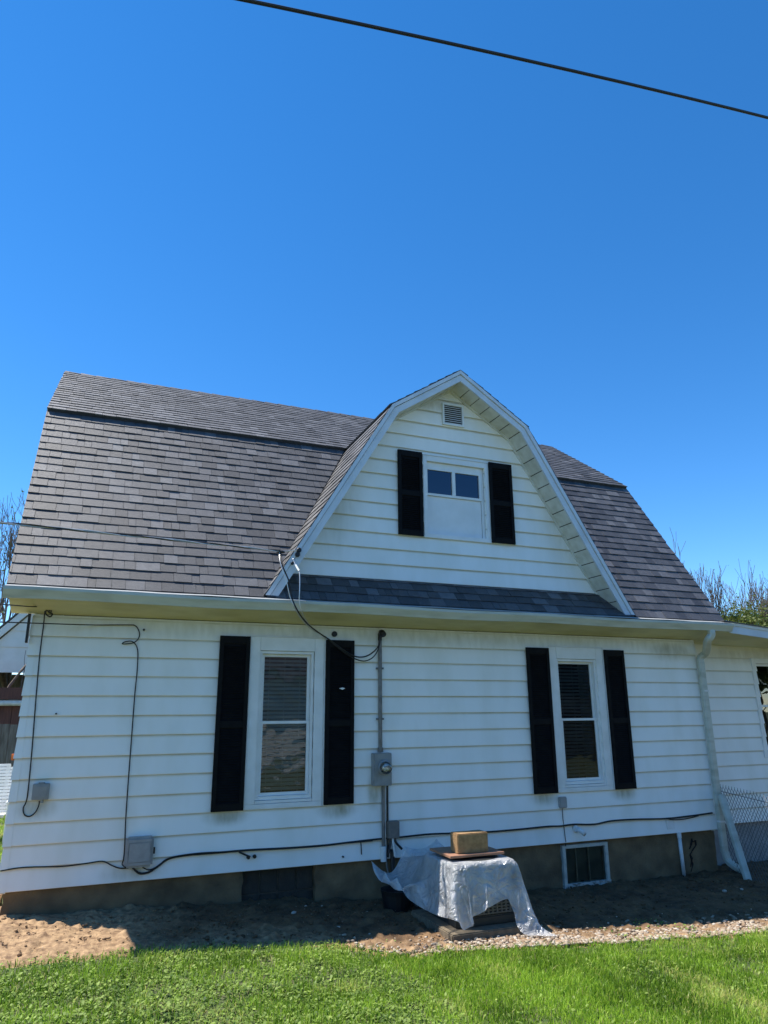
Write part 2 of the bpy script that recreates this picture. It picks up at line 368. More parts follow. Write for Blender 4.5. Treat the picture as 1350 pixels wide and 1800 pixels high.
M['siding_dormer'] = siding_mat('white_dormer_siding', stains, 3.262-15*.2032)

# ------------------------------------------------------------------ setting: ground and soil bed
EDGE_PX = [(-60, 1712), (0, 1704), (100, 1690), (240, 1674), (400, 1668), (560, 1661), (640, 1671), (730, 1682), (800, 1673),
           (900, 1669), (1010, 1661), (1150, 1656), (1350, 1641)]
EDGE = np.array([G(*p)[:2] for p in EDGE_PX]); EDGE = EDGE[np.argsort(EDGE[:, 0])]
def edge_y(x):
    x = np.asarray(x, float)
    return np.interp(x, EDGE[:, 0], EDGE[:, 1]) + .20*(fbm(x*3.7, x*0+3.3, 5, 4)-.5)
gx = np.concatenate([[-900, -300, -100, -50, -25, -14], np.linspace(-9, 18, 82), [24, 35, 60, 120, 300, 900]])
gy = np.concatenate([[-900, -300, -100, -50, -30, -20], np.linspace(-13, 6, 70), [10, 20, 40, 80, 160, 400, 900]])
XX, YY = np.meshgrid(gx, gy); ZZ = gz(np.clip(XX, -30, 40), np.clip(YY, -9, 5)) + .012*(fbm(XX*.9, YY*.9, 3)-.5)
ZZ = ZZ-.07*np.clip((YY-np.interp(XX, EDGE[:, 0], EDGE[:, 1])-.05)/.25, 0, 1)*((XX > -1.5) & (XX < 12.5) & (YY < .6))
idx = np.arange(XX.size).reshape(XX.shape)
quads = np.stack([idx[:-1, :-1], idx[:-1, 1:], idx[1:, 1:], idx[1:, :-1]], -1).reshape(-1, 4)
ground = fast_mesh('ground', np.stack([XX, YY, ZZ], -1).reshape(-1, 3), quads, M['lawnsoil'], smooth=True); tag(ground, kind='structure')
sx = np.arange(-2.2, 13.0, .028); tv = np.linspace(0, 1, 92)
SX, TV = np.meshgrid(sx, tv); ey = edge_y(SX)
back = np.where(SX < -.02, 1.6, .3)
SY = back+(ey-.18-back)*TV
bump = .060*(fbm(SX*5, SY*5, 11, 5)-.5)+.036*(fbm(SX*17, SY*17, 12, 3)-.5)
clod = np.clip(fbm(SX*11, SY*11, 31, 3)-.56, 0, 1)*.12
edgefade = np.clip((SY-ey+.02)/.25, 0, 1)
SZ = gz(SX, SY)+.012+(bump+clod)*np.clip(.35+edgefade, 0, 1)-.055*(1-np.clip((SY-ey+.18)/.22, 0, 1))-.10*np.clip((-1.65-SX+.25*(fbm(SX*0, SY*3, 8, 3)-.5))/.35, 0, 1)-.10*np.clip((SY-1.35)/.25, 0, 1)*(SX < -.02)
idx = np.arange(SX.size).reshape(SX.shape)
quads = np.stack([idx[:-1, :-1], idx[:-1, 1:], idx[1:, 1:], idx[1:, :-1]], -1).reshape(-1, 4)
soil = fast_mesh('soil_bed', np.stack([SX, SY, SZ], -1).reshape(-1, 3), quads, M['soil'], smooth=True, attr=np.clip(np.maximum(2.6-SX*1.5, 1.0-(SY-ey)*1.6)+.9*(fbm(SX*2.1, SY*2.1, 15, 3)-.5), 0, 1).ravel()); tag(soil, kind='structure')  # tint paints the soil lighter over the sunlit patches
def soil_z(x, y): return float(gz(x, y))+.012

# ------------------------------------------------------------------ the house
EXPO = .2032; W = 9.1
EY, EZ = -.43, 2.91          # eave edge of the shingles
BY, BZ = 1.38, 5.56          # gambrel break
RY, RZ = 3.47, 7.06          # ridge
XL, XR = -.24, 9.30          # rakes
house = thing('gambrel_house', (4.5, 3.4, -.4), 'white sided house with grey shingled gambrel roof and black shutters', 'house')
def hpart(mb, name, m, parent=None, **k): return mb.build(name, m, parent or house, **k)

# --- foundation
FY = .035
fsegs = [(0.03, 2.345), (3.165, 6.46), (7.185, 9.08)]
mb = MB()
def rough_wall(mb, x0, x1, z0, z1, y0, y1, seed, mi=0):
    nx = max(2, int((x1-x0)/.06)); nz = max(2, int((z1-z0)/.06))
    xs = np.linspace(x0, x1, nx); zs = np.linspace(z0, z1, nz); A, B = np.meshgrid(xs, zs)
    wob = .012*(fbm(A*6, B*6, seed)-.5)*2
    jag = .02*(fbm(B*9, B*0+seed, seed+3)-.5)*2
    A = A+np.where((A == x0) | (A == x1), jag, 0)
    vs = [(a, y0+w, b) for a, b, w in zip(A.ravel(), B.ravel(), wob.ravel())]
    o = np.arange(nx*nz).reshape(nz, nx); fs = []
    for i in range(nz-1):
        for j in range(nx-1): fs.append((int(o[i, j]), int(o[i, j+1]), int(o[i+1, j+1]), int(o[i+1, j])))
    mb.add(vs, fs, mi)
    for j in (0, nx-1):   # returns
        e = [vs[int(o[i, j])] for i in range(nz)]; mb.add(e+[(p[0], y1, p[2]) for p in e], [(i, i+1, nz+i+1, nz+i) for i in range(nz-1)], mi)
for i, (a, b) in enumerate(fsegs): rough_wall(mb, a, b, -.95, .03, FY, .25, 40+i)
mb.box(6.46, 7.185, FY+.02, .25, -.95, -.535); mb.box(6.46, 7.185, FY+.01, .25, -.055, .03)
mb.box(.03, .25, .25, 6.9, -.95, .03); mb.box(8.85, 9.08, .25, 6.9, -.95, .03)
fnd = hpart(mb, 'foundation', M['concrete'], smooth=False)
tag(fnd, 'tan cement rendered foundation wall with cracks')
# crack (thin dark slivers set into the render, proud of it by a hair)
mb = MB()
for path in ([(965, 1132), (972, 1150), (985, 1140), (988, 1165), (968, 1195), (958, 1215), (966, 1245), (972, 1262), (962, 1300)],
             [(966, 1132), (963, 1165), (954, 1185)], [(958, 1215), (968, 1228), (966, 1248), (961, 1275)]):
    pts = [P(880+a/2.872, 1080+b/2.872, FY-.010) for a, b in path]
    for k in range(len(pts)-1):
        a, b = pts[k], pts[k+1]; w0 = .004+.010*random.random(); w1 = .004+.010*random.random()
        mb.hexa([(a.x-w0, a.y, a.z), (a.x+w0, a.y, a.z), (b.x+w1, b.y, b.z), (b.x-w1, b.y, b.z)],
                [(a.x-w0, a.y+.03, a.z), (a.x+w0, a.y+.03, a.z), (b.x+w1, b.y+.03, b.z), (b.x-w1, b.y+.03, b.z)])
hpart(mb, 'crack', M['crack'], fnd)
# old basement opening filled with blocks
mb = MB().box(2.30, 3.21, .117, .25, -.95, .03); inf = hpart(mb, 'block_infill', M['mortar'])
bw, bh = .205, .235
for i in range(4):
    for j in range(2):
        x0 = 2.345+i*bw+.006; z0 = -.50+j*bh+.006
        hpart(MB().box(x0, x0+bw-.012, .10+.008*random.random(), .16, z0, z0+bh-.012), 'block', M['block'], inf, bevel=.008)

# --- lap siding
WIN = {1: (2.309, 3.216), 2: (6.433, 7.347)}
OPEN = [(2.43, 3.09, .70, 2.345), (6.555, 7.215, .70, 2.345)]
def lap_board(mb, x0b, x1b, x0t, x1t, z0, z1, y):
    """one course: bottom edge proud, top tucked under the course above; ends may slant"""
    pr = [(y-.024, z0), (y-.029, z0+.004), (y-.029, z0+.010), (y-.004, z1+.020), (y+.006, z1+.020), (y+.006, z0+.020), (y-.019, z0+.020), (y-.021, z0+.002)]
    def lerp(a, b, z): t = (z-z0)/(z1-z0); return a+(b-a)*t
    A = [(lerp(x0b, x0t, z), yy, z) for yy, z in pr]; B = [(lerp(x1b, x1t, z), yy, z) for yy, z in pr]; n = len(pr)
    mb.add(A+B, [tuple(range(n))[::-1], tuple(range(n, 2*n))]+[(i, (i+1) % n, n+(i+1) % n, n+i) for i in range(n)])
for k in range(13):
    z0 = k*EXPO; z1 = min(z0+EXPO, 2.664)
    segs = [(-.004, 9.10)]
    for (a, b, za, zb) in OPEN:
        if z1 > za+.02 and z0 < zb-.02:
            ns = []
            for s, e in segs:
                if a > s and b < e: ns += [(s, a), (b, e)]
                else: ns.append((s, e))
            segs = ns
    for s, e in segs:
        mb = MB(); lap_board(mb, s, e, s, e, z0+random.uniform(-.001, .001), z1, random.uniform(-.0015, .0015)); hpart(mb, 'siding_board', M['siding'])
    # metal corner cap of this course
    mb = MB(); pr = [(-.034, z0-.003), (-.010, z1+.004), (.03, z1+.004), (.03, z0-.003)]
    A = [(-.022, y, z) if i in (0, 3) else (-.010, y, z) for i, (y, z) in enumerate(pr)]; B = [(.055, y, z) for y, z in pr]
    mb.hexa(A, B); hpart(mb, 'corner_cap', M['siding'])
# gable end and rear walls (unseen sides, plain)
prof = [(0.012, -.02), (0.012, 2.75), (BY+.25, BZ-.12), (RY, RZ-.12), (2*RY-BY-.25, BZ-.12), (2*RY-.012, 2.75), (2*RY-.012, -.02)]
for x in (.004, 9.04): hpart(MB().prism(prof, 0, x, x+.05), 'gable_wall', M['siding'])
hpart(MB().box(.06, 9.04, 2*RY-.06, 2*RY-.013, -.02, 2.75), 'rear_wall', M['siding'])

# --- soffit, gutter, guard
mb = MB().hexa([(XL+.02, -.44, 2.775), (9.12, -.44, 2.775), (9.12, 0.01, 2.668), (XL+.02, 0.01, 2.668)],
               [(XL+.02, -.44, 2.79), (9.12, -.44, 2.79), (9.12, 0.01, 2.683), (XL+.02, 0.01, 2.683)])
hpart(mb, 'soffit', M['soffit'])
mb = MB().box(XL+.01, 9.29, -.452, -.432, 2.765, 2.895); hpart(mb, 'eave_board', M['fascia'])
def gutter_mesh(x0, x1):
    prf = [(-.455, 2.758), (-.535, 2.752), (-.545, 2.775), (-.578, 2.832), (-.578, 2.862), (-.572, 2.862), (-.572, 2.835), (-.540, 2.778), (-.531, 2.757), (-.459, 2.763), (-.459, 2.872), (-.455, 2.872)]
    nseg = 24; mb = MB(); xs = np.linspace(x0, x1, nseg+1); n = len(prf)
    vs = []
    for i, x in enumerate(xs):
        dz = .006*math.sin(i*.9)+.004*(random.random()-.5)-.008*(i/nseg)
        dy = .004*(random.random()-.5)
        vs += [(x, y+dy, z+dz) for y, z in prf]
    fs = [(i*n+j, i*n+(j+1) % n, (i+1)*n+(j+1) % n, (i+1)*n+j) for i in range(nseg) for j in range(n)]
    mb.add(vs, fs)
    for x in (x0-.003, x1+.001): mb.prism([(-.455, 2.758), (-.535, 2.752), (-.545, 2.775), (-.578, 2.832), (-.578, 2.862), (-.455, 2.866)], 0, x, x+.003)
    return mb
gut = hpart(gutter_mesh(-.262, 9.33), 'gutter', M['gutter'])
for x in (2.8, 5.9):   # joints of the gutter lengths
    hpart(MB().prism([(-.537, 2.748), (-.549, 2.773), (-.583, 2.831), (-.583, 2.866), (-.580, 2.866), (-.580, 2.832), (-.546, 2.775), (-.536, 2.752)], 0, x, x+.03), 'gutter_seam', M['gutter'], gut)
mb = MB()
xs = np.linspace(-.25, 9.30, 40); vs = []
for i, x in enumerate(xs):
    w = .003*math.sin(i*1.7)
    vs += [(x, -.574, 2.866+w), (x, -.405, 2.908+w*.5), (x, -.405, 2.904+w*.5), (x, -.574, 2.862+w)]
mb.add(vs, [(i*4+j, i*4+(j+1) % 4, i*4+4+(j+1) % 4, i*4+4+j) for i in range(39) for j in range(4)]+[(0, 1, 2, 3), (156, 157, 158, 159)])
hpart(mb, 'gutter_guard', mat('guard_metal', (.40, .42, .42), .5, (.32, .33, .32), 5))
# downspout: two elbows, long leg down the wall, shoe at the bottom
def rect_tube(mb, pts, w, d):
    """rectangular pipe along points; w along x, d across"""
    pts = [Vector(p) for p in pts]; n = len(pts); vs = []
    for i, p in enumerate(pts):
        t = (pts[min(i+1, n-1)]-pts[max(i-1, 0)]).normalized()
        s = Vector((1, 0, 0)) if abs(t.x) < .75 else Vector((0, 0, 1))
        s = (s-t*s.dot(t)).normalized(); q = t.cross(s).normalized()
        c = .22*min(w, d)
        ring = [(w/2-c, d/2), (w/2, d/2-c), (w/2, -d/2+c), (w/2-c, -d/2), (-w/2+c, -d/2), (-w/2, -d/2+c), (-w/2, d/2-c), (-w/2+c, d/2)]
        vs += [tuple(p+s*a+q*b) for a, b in ring]
    o = 8
    mb.add(vs, [(i*o+j, i*o+(j+1) % o, (i+1)*o+(j+1) % o, (i+1)*o+j) for i in range(n-1) for j in range(o)])
    return mb
dtop = P(1250, 1112, -.50); dk = P(1238, 1152, -.07); dk.y = -.07
path = smooth_path([(dtop.x, -.50, 2.77), (dtop.x, -.50, 2.69), (dtop.x-.03, -.44, 2.60), (9.16, -.16, 2.47), (9.125, -.075, 2.40), (9.122, -.07, 2.30)], 5)
path += [Vector((9.12+.012*(2.3-z)*.3, -.07, z)) for z in np.linspace(2.1, -.28, 12)]
path += smooth_path([(9.135, -.075, -.30), (9.15, -.10, -.40), (9.18, -.20, -.47), (9.22, -.30, -.50)], 4)
dsp = hpart(rect_tube(MB(), path, .105, .078), 'downspout', M['gutter'])
for z in (1.9, .10): hpart(rect_tube(MB(), [(9.127, -.07, z), (9.128, -.07, z+.025)], .112, .085), 'strap', M['drip'], dsp)

# --- windows
def dh_window(x0, x1, z0, z1, glass, blind_full, seed):
    """double hung replacement window in wide flat casing"""
    w = link('window', None, house); w.empty_display_size = .1
    ox0, ox1, oz0, oz1 = x0+.121, x1-.126, z0+.086, z1-.155
    def wp(mb, n, m, **k): return mb.build(n, m, w, **k)
    wp(MB().box(x0, ox0, -.034, .03, z0+.055, z1), 'casing', M['white'], bevel=.003)
    wp(MB().box(ox1, x1-.012, -.034, .03, z0+.055, z1), 'casing', M['white'], bevel=.003)
    wp(MB().box(ox0+.002, ox1-.002, -.033, .03, oz1, z1), 'casing', M['white'])
    wp(MB().box(x0-.004, x1+.004, -.043, .03, z1+.001, z1+.014), 'drip_cap', M['drip'])
    wp(MB().box(x1-.010, x1+.006, -.040, .0, z0, z1+.003), 'edge_strip', M['drip'])
    wp(MB().box(x0, x1-.013, -.036, .03, z0, z0+.053), 'sill', M['white'], bevel=.003)
    wp(MB().box(ox0+.003, ox1-.003, -.030, .03, z0+.057, oz0), 'sill', M['white'])
    # jamb frame inside the casing
    fr = MB(); fx0, fx1, fz0, fz1 = ox0+.004, ox1-.004, oz0+.004, oz1-.004; t = .030
    fr.box(fx0, fx0+t, -.012, .09, fz0, fz1); fr.box(fx1-t, fx1, -.012, .09, fz0, fz1)
    fr.box(fx0+t, fx1-t, -.010, .09, fz1-t, fz1); fr.box(fx0+t, fx1-t, -.010, .09, fz0, fz0+t+.008)
    wp(fr, 'frame', M['white'])
    mz = fz0+(fz1-fz0)*.505
    for (a, b, yy) in ((fz0+t+.010, mz+.018, .028), (mz-.018, fz1-t-.002, .054)):
        s = MB(); st = .034; sx0, sx1 = fx0+t+.002, fx1-t-.002
        s.box(sx0, sx0+st, yy-.012, yy+.012, a, b); s.box(sx1-st, sx1, yy-.012, yy+.012, a, b)
        s.box(sx0+st, sx1-st, yy-.011, yy+.011, a, a+st*(1.0)); s.box(sx0+st, sx1-st, yy-.011, yy+.011, b-st*.9, b)
        wp(s, 'sash', M['white'])
        g = MB().add([(sx0+.02, yy, a+.02), (sx1-.02, yy, a+.02), (sx1-.02, yy, b-.02), (sx0+.02, yy, b-.02)], [(0, 1, 2, 3)])
        wp(g, 'pane', glass)
    rr = random.Random(seed); bl = MB(); z = fz1-.06; i = 0
    zend = fz0+.08 if blind_full else fz0+.30
    while z > zend:
        tilt = .014+.004*rr.random(); dz = .003*(rr.random()-.5); sag = .004*(rr.random()-.5)
        xs_ = np.linspace(fx0+.05, fx1-.05, 6)
        vs = []
        for j, x in enumerate(xs_): vs += [(x, .082, z+dz+sag*math.sin(j*1.3)-tilt), (x, .110, z+dz+sag*math.sin(j*1.3)+tilt)]
        bl.add(vs, [(2*j, 2*j+2, 2*j+3, 2*j+1) for j in range(5)]); z -= .046; i += 1
    for x in (fx0+.14, (fx0+fx1)/2, fx1-.14): bl.box(x-.002, x+.002, .094, .098, zend-.03, fz1-.04)
    bl.box(fx0+.045, fx1-.045, .080, .115, zend-.04, zend-.018); bl.box(fx0+.045, fx1-.045, .075, .12, fz1-.055, fz1-.02)
    wp(bl, 'blind', M['blind'])
    wp(MB().box(x0+.05, x1-.05, .50, .52, z0, z1), 'room_backing', M['room'])
    return w
w1 = dh_window(2.309, 3.216, .614, 2.50, M['glass'], True, 1); tag(w1, 'tall window showing a pale blind behind glass')
w2 = dh_window(6.433, 7.347, .607, 2.491, M['glass_dark'], True, 2); tag(w2, 'tall dark window with drawn blind')
def shutter(x0, x1, z0, z1, y=-.035):
    """moulded shutter: frame, middle rail, louvre field of thin slats"""
    mb = MB(); t = .028; st = .048
    mb.box(x0, x0+st, y-t, y, z0, z1); mb.box(x1-st, x1, y-t, y, z0, z1)
    mid = z0+(z1-z0)*.46
    mb.box(x0+st, x1-st, y-t+.001, y, z0, z0+.075); mb.box(x0+st, x1-st, y-t+.001, y, z1-.085, z1); mb.box(x0+st, x1-st, y-t+.001, y, mid, mid+.075)
    sh = mb.build('shutter', M['shutter'], house, bevel=.0025)
    lv = MB()
    for a, b in ((z0+.075, mid), (mid+.075, z1-.085)):
        z = a+.004
        while z < b-.02:
            lv.hexa([(x0+st, y-t+.005, z), (x1-st, y-t+.005, z), (x1-st, y-.003, z+.024), (x0+st, y-.003, z+.024)],
                    [(x0+st, y-t+.009, z+.004), (x1-st, y-t+.009, z+.004), (x1-st, y, z+.028), (x0+st, y, z+.028)]); z += .027
    lv.box(x0+st, x1-st, y-.006, y-.001, z0+.05, z1-.05)
    lv.build('louvre_field', M['shutter'], sh)
    return sh
s1 = shutter(1.954, 2.303, .615, 2.498); s2 = shutter(3.227, 3.586, .622, 2.488)
shutter(6.060, 6.422, .608, 2.473); shutter(7.357, 7.703, .608, 2.472)
MBc = MB().add([P(596, 1210, -.066), P(602, 1208.5, -.066), P(607, 1210, -.066), P(602, 1212.5, -.066)]+[P(596, 1210, -.06), P(602, 1208.5, -.06), P(607, 1210, -.06), P(602, 1212.5, -.06)],
               [(0, 1, 2, 3), (7, 6, 5, 4), (0, 1, 5, 4), (1, 2, 6, 5), (2, 3, 7, 6), (3, 0, 4, 7)])
hpart(MBc, 'paint_chip', M['white'], s2)

# --- basement window
bw_ = link('basement_window', None, house); bw_.empty_display_size = .1
def bp_(mb, n, m, **k): return mb.build(n, m, bw_, **k)
bx0, bx1, bz0, bz1 = 6.465, 7.18, -.535, -.035
M['dullpaint'] = mat('dull_frame_paint', (.50, .51, .45), .6, (.36, .36, .31), 14, 6, (1, 1, 1), .45, .75, bump=.3)
bp_(MB().box(bx0, bx0+.045, -.004, .12, bz0, bz1), 'frame', M['dullpaint']); bp_(MB().box(bx1-.045, bx1, -.004, .12, bz0, bz1), 'frame', M['dullpaint'])
bp_(MB().box(bx0+.045, bx1-.045, -.002, .12, bz1-.04, bz1), 'frame', M['dullpaint']); bp_(MB().box(bx0-.01, bx1+.01, -.012, .12, bz0-.03, bz0+.045), 'sill', M['oldpaint'])
bp_(MB().box(bx0+.003, bx1-.003, .10, .12, bz0, bz1), 'backing', mat('basement_backing', (.20, .23, .20), .9, (.13, .155, .135), 6))  # plain backing panel, toned pale green so the glass is less dark
bp_(MB().add([(bx0+.04, .03, bz0+.04), (bx1-.04, .03, bz0+.04), (bx1-.04, .03, bz1-.035), (bx0+.04, .03, bz1-.035)], [(0, 1, 2, 3)]), 'pane', M['glass_dirty'])
for f in (.30, .62):
    xx = bx0+.045+f*(bx1-bx0-.09); bp_(MB().box(xx, xx+.016, .055, .075, bz0+.045, bz1-.04), 'muntin', M['dullpaint'])

# --- roof: decks and shingles
SHX = .143
roof = hpart(MB().hexa([(XL, RY, RZ), (XR, RY, RZ), (XR, 2*RY-BY, BZ), (XL, 2*RY-BY, BZ)], [(XL, RY, RZ-.03), (XR, RY, RZ-.03), (XR, 2*RY-BY, BZ-.03), (XL, 2*RY-BY, BZ-.03)])
             .hexa([(XL, 2*RY-BY, BZ), (XR, 2*RY-BY, BZ), (XR, 2*RY-EY, EZ), (XL, 2*RY-EY, EZ)], [(XL, 2*RY-BY, BZ-.03), (XR, 2*RY-BY, BZ-.03), (XR, 2*RY-EY, EZ-.03), (XL, 2*RY-EY, EZ-.03)]),
             'roof', [M['felt']])
tag(roof, 'grey shingled gambrel roof')
DX, DF, DW = 5.0, -.40, -.08                        # dormer centre, fascia plane, wall plane
DB, DBZ, DK, DKZ, DPZ = 2.63, 2.93, 1.037, 5.545, 6.225   # half widths and heights of its gambrel
def plane(O, Ud, Vd):
    O, Ud, Vd = Vector(O), Vector(Ud).normalized(), Vector(Vd).normalized(); return O, Ud, Vd, Ud.cross(Vd).normalized()
tabs = []     # (corner points 8, frame, (w, len, t, u, v), shade, area)
SHADE_P = [.16, .26, .28, .20, .10]
def course_tabs(fr, vlen, lim, exposure=SHX, seed=0, t0=.016, overrun=0.0):
    rr = random.Random(seed); O, U, V, N = fr; n = int(math.ceil(vlen/exposure))
    for i in range(n):
        v0 = i*exposure-(overrun if i == 0 else 0); v1 = min(i*exposure+exposure+.03, vlen+.01)
        if v1-v0 < .04: continue
        wob = [rr.uniform(-.003, .003) for _ in range(3)]
        for (a0, b0), (a1, b1) in zip(lim(v0), lim(v1)):
            lo = min(a0, a1); hi = max(b0, b1); u = lo-rr.random()*.25
            while u < hi:
                w = rr.choice([.09, .12, .14, .16, .18, .21, .24])*rr.uniform(.9, 1.1); gap = .0035
                l0, r0 = max(u, a0), min(u+w-gap, b0); l1, r1 = max(u, a1), min(u+w-gap, b1)
                if r0-l0 > .012 or r1-l1 > .012:
                    if r0 < l0: r0 = l0 = max(min((l0+r0)/2, b0), a0)
                    if r1 < l1: r1 = l1 = max(min((l1+r1)/2, b1), a1)
                    t = t0+rr.choice([0, 0, .0035])+rr.uniform(-.001, .001); dv = wob[rr.randrange(3)]
                    rect = abs(l0-l1) < 1e-6 and abs(r0-r1) < 1e-6
                    def pt(uu, vv, h): return O+U*uu+V*vv+N*h
                    vv0 = v0+dv
                    c = [pt(l0, vv0, .001), pt(r0, vv0, .001), pt(r1, v1, .001), pt(l1, v1, .001), pt(l0, vv0, t), pt(r0, vv0, t), pt(r1, v1, .004), pt(l1, v1, .004)]
                    sh = rr.choices(range(5), SHADE_P)[0]
                    q = [proj(p) for p in c[4:]]
                    ar = abs(sum(q[k][0]*q[(k+1) % 4][1]-q[(k+1) % 4][0]*q[k][1] for k in range(4)))/2
                    inside = all(-5 < a < 1355 and -5 < b < 1805 for a, b in q)
                    tabs.append((c, fr, (l0, r0-l0, vv0, v1-vv0, t), sh, ar if (inside and rect) else 0, rect))
                u += w
def lowf(v): return v*((BY-EY)/math.hypot(BY-EY, BZ-EZ))
LLEN = math.hypot(BY-EY, BZ-EZ); ULEN = math.hypot(RY-BY, RZ-BZ)
# lower slope; valley runs from the eave at the dormer foot to the break
def lim_low(v):
    f = v/LLEN; x = DB+(DK-DB)*min(f, 1.0)
    return [(XL-.012, DX-x-.02), (DX+x+.02, XR+.012)]
fr_low = plane((0, EY, EZ), (1, 0, 0), (0, BY-EY, BZ-EZ))
course_tabs(fr_low, LLEN-.015, lim_low, seed=11, overrun=.012)
# upper slope; starts a little proud of the break so its edge throws a line
up_dir = Vector((0, RY-BY, RZ-BZ)).normalized()
fr_up = plane(Vector((0, BY, BZ))-up_dir*.075+Vector((0, -.01, .012)), (1, 0, 0), up_dir)
dr_y = BY+(DPZ-BZ)/((RZ-BZ)/(RY-BY)); vrid = math.hypot(dr_y-BY, DPZ-BZ)
def lim_up(v):
    v = v-.075
    if v < vrid:
        x = DK*(1-max(v, 0)/vrid); return [(XL-.012, DX-x-.02), (DX+x+.02, XR+.012)]
    return [(XL-.012, DX), (DX, XR+.012)]
course_tabs(fr_up, ULEN+.075, lim_up, seed=12, t0=.016)
# dormer slopes: u runs along y from the fascia back to the valley
lowd = Vector((DB-DK, 0, DKZ-DBZ)); upd = Vector((DK, 0, DPZ-DKZ)); DLL = lowd.length; DUL = upd.length
def main_y(z): return EY+(z-EZ)*(BY-EY)/(BZ-EZ) if z < BZ else BY+(z-BZ)*(RY-BY)/(RZ-BZ)
FO = DF-.045
for sgn in (1, -1):
    fr1 = plane((DX-sgn*DB, 0, DBZ), (0, -sgn, 0), (sgn*(DB-DK), 0, DKZ-DBZ))
    def lim_d1(v, sgn=sgn):
        z = DBZ+(DKZ-DBZ)*v/DLL; yb = max(main_y(z)+.02, FO+.02)
        return [(-yb, -FO)] if sgn == 1 else [(FO, yb)]
    fr2 = plane((DX-sgn*DK-sgn*.03, 0, DKZ-.02+.006), (0, -sgn, 0), (sgn*DK, 0, DPZ-DKZ))
    def lim_d2(v, sgn=sgn):
        z = DKZ+(DPZ-DKZ)*max(v-.03, 0)/DUL; yb = main_y(z)+.03
        return [(-yb, -FO)] if sgn == 1 else [(FO, yb)]
    course_tabs(fr1, DLL-.01, lim_d1, seed=20+sgn); course_tabs(fr2, DUL+.03, lim_d2, seed=30+sgn)
# skirt roof in front of the dormer wall
fr_sk = plane((0, EY, EZ), (1, 0, 0), (0, DW-EY, 3.275-EZ)); SKL = math.hypot(DW-EY, 3.275-EZ)
def lim_sk(v):
    x = DB-.02-(DB-2.44)*v/SKL; return [(DX-x, DX+x)]
course_tabs(fr_sk, SKL, lim_sk, seed=41, overrun=.012)
# decks under the shingles
def deck(mb, pts, nrm, t=.025):
    nrm = Vector(nrm).normalized(); a = [Vector(p)-nrm*.002 for p in pts]; b = [p-nrm*t for p in a]; n = len(a)
    mb.add([tuple(p) for p in a+b], [tuple(range(n)), tuple(range(n, 2*n))[::-1]]+[(i, (i+1) % n, n+(i+1) % n, n+i) for i in range(n)])
mb = MB(); nl, nu = fr_low[3], fr_up[3]
deck(mb, [(XL, EY, EZ), (DX-DB, EY, EZ), (DX-DK, BY, BZ), (XL, BY, BZ)], nl)
deck(mb, [(DX+DB, EY, EZ), (XR, EY, EZ), (XR, BY, BZ), (DX+DK, BY, BZ)], nl)
b0 = Vector((0, BY, BZ))-up_dir*.072+Vector((0, -.01, .012))
deck(mb, [(XL, b0.y, b0.z), (DX-DK-.06, b0.y, b0.z), (DX, dr_y, DPZ+.01), (DX, RY, RZ+.012), (XL, RY, RZ+.012)], nu, .03)
deck(mb, [(DX+DK+.06, b0.y, b0.z), (XR, b0.y, b0.z), (XR, RY, RZ+.012), (DX, RY, RZ+.012), (DX, dr_y, DPZ+.01)], nu, .03)
hpart(mb, 'roof_deck', M['felt'])
mb = MB()
for s in (1, -1):
    deck(mb, [(DX-s*DB, FO+.02, DBZ), (DX-s*DB, EY+.02, DBZ), (DX-s*DK, BY, DKZ), (DX-s*DK, FO+.02, DKZ)], (-s*(DKZ-DBZ), 0, DB-DK), .03)
    deck(mb, [(DX-s*DK, FO+.02, DKZ), (DX-s*DK, BY, DKZ), (DX, dr_y, DPZ), (DX, FO+.02, DPZ)], (-s*(DPZ-DKZ), 0, DK), .03)
deck(mb, [(DX-DB+.02, EY, EZ), (DX+DB-.02, EY, EZ), (DX+2.44, DW, 3.275), (DX-2.44, DW, 3.275)], fr_sk[3])
hpart(mb, 'dormer_roof_deck', M['felt'])
# the 300 tabs that show largest become single shingles; the rest are one field
order = sorted(range(len(tabs)), key=lambda i: -tabs[i][4]); big = set(order[:300])
bmx = MB(); bmx.hexa([(0,0,0), (1,0,0), (1,1,0), (0,1,0)], [(0,0,1), (1,0,1), (1,1,.38), (0,1,.38)])
tab_me = None
mbf = MB()
FQ = [(3,2,1,0), (4,5,6,7), (0,1,5,4), (1,2,6,5), (2,3,7,6), (3,0,4,7)]
for i, (c, fr, (l0, w, v0, ln, t), sh, ar, rect) in enumerate(tabs):
    if i in big:
        O, U, V, N = fr
        if tab_me is None:
            o = bmx.build('shingle', SHINGLE[0], roof); tab_me = o.data
        else: o = link('shingle', tab_me, roof)
        p = O+U*l0+V*v0+N*.0005
        o.matrix_basis = Matrix(((U.x*w, V.x*ln, N.x*t, p.x), (U.y*w, V.y*ln, N.y*t, p.y), (U.z*w, V.z*ln, N.z*t, p.z), (0, 0, 0, 1)))
        o.material_slots[0].link = 'OBJECT'; o.material_slots[0].material = SHINGLE[sh]
    else: mbf.add([tuple(p) for p in c], FQ, sh)
fld = mbf.build('shingle_field', SHINGLE, roof); tag(fld, kind='stuff')
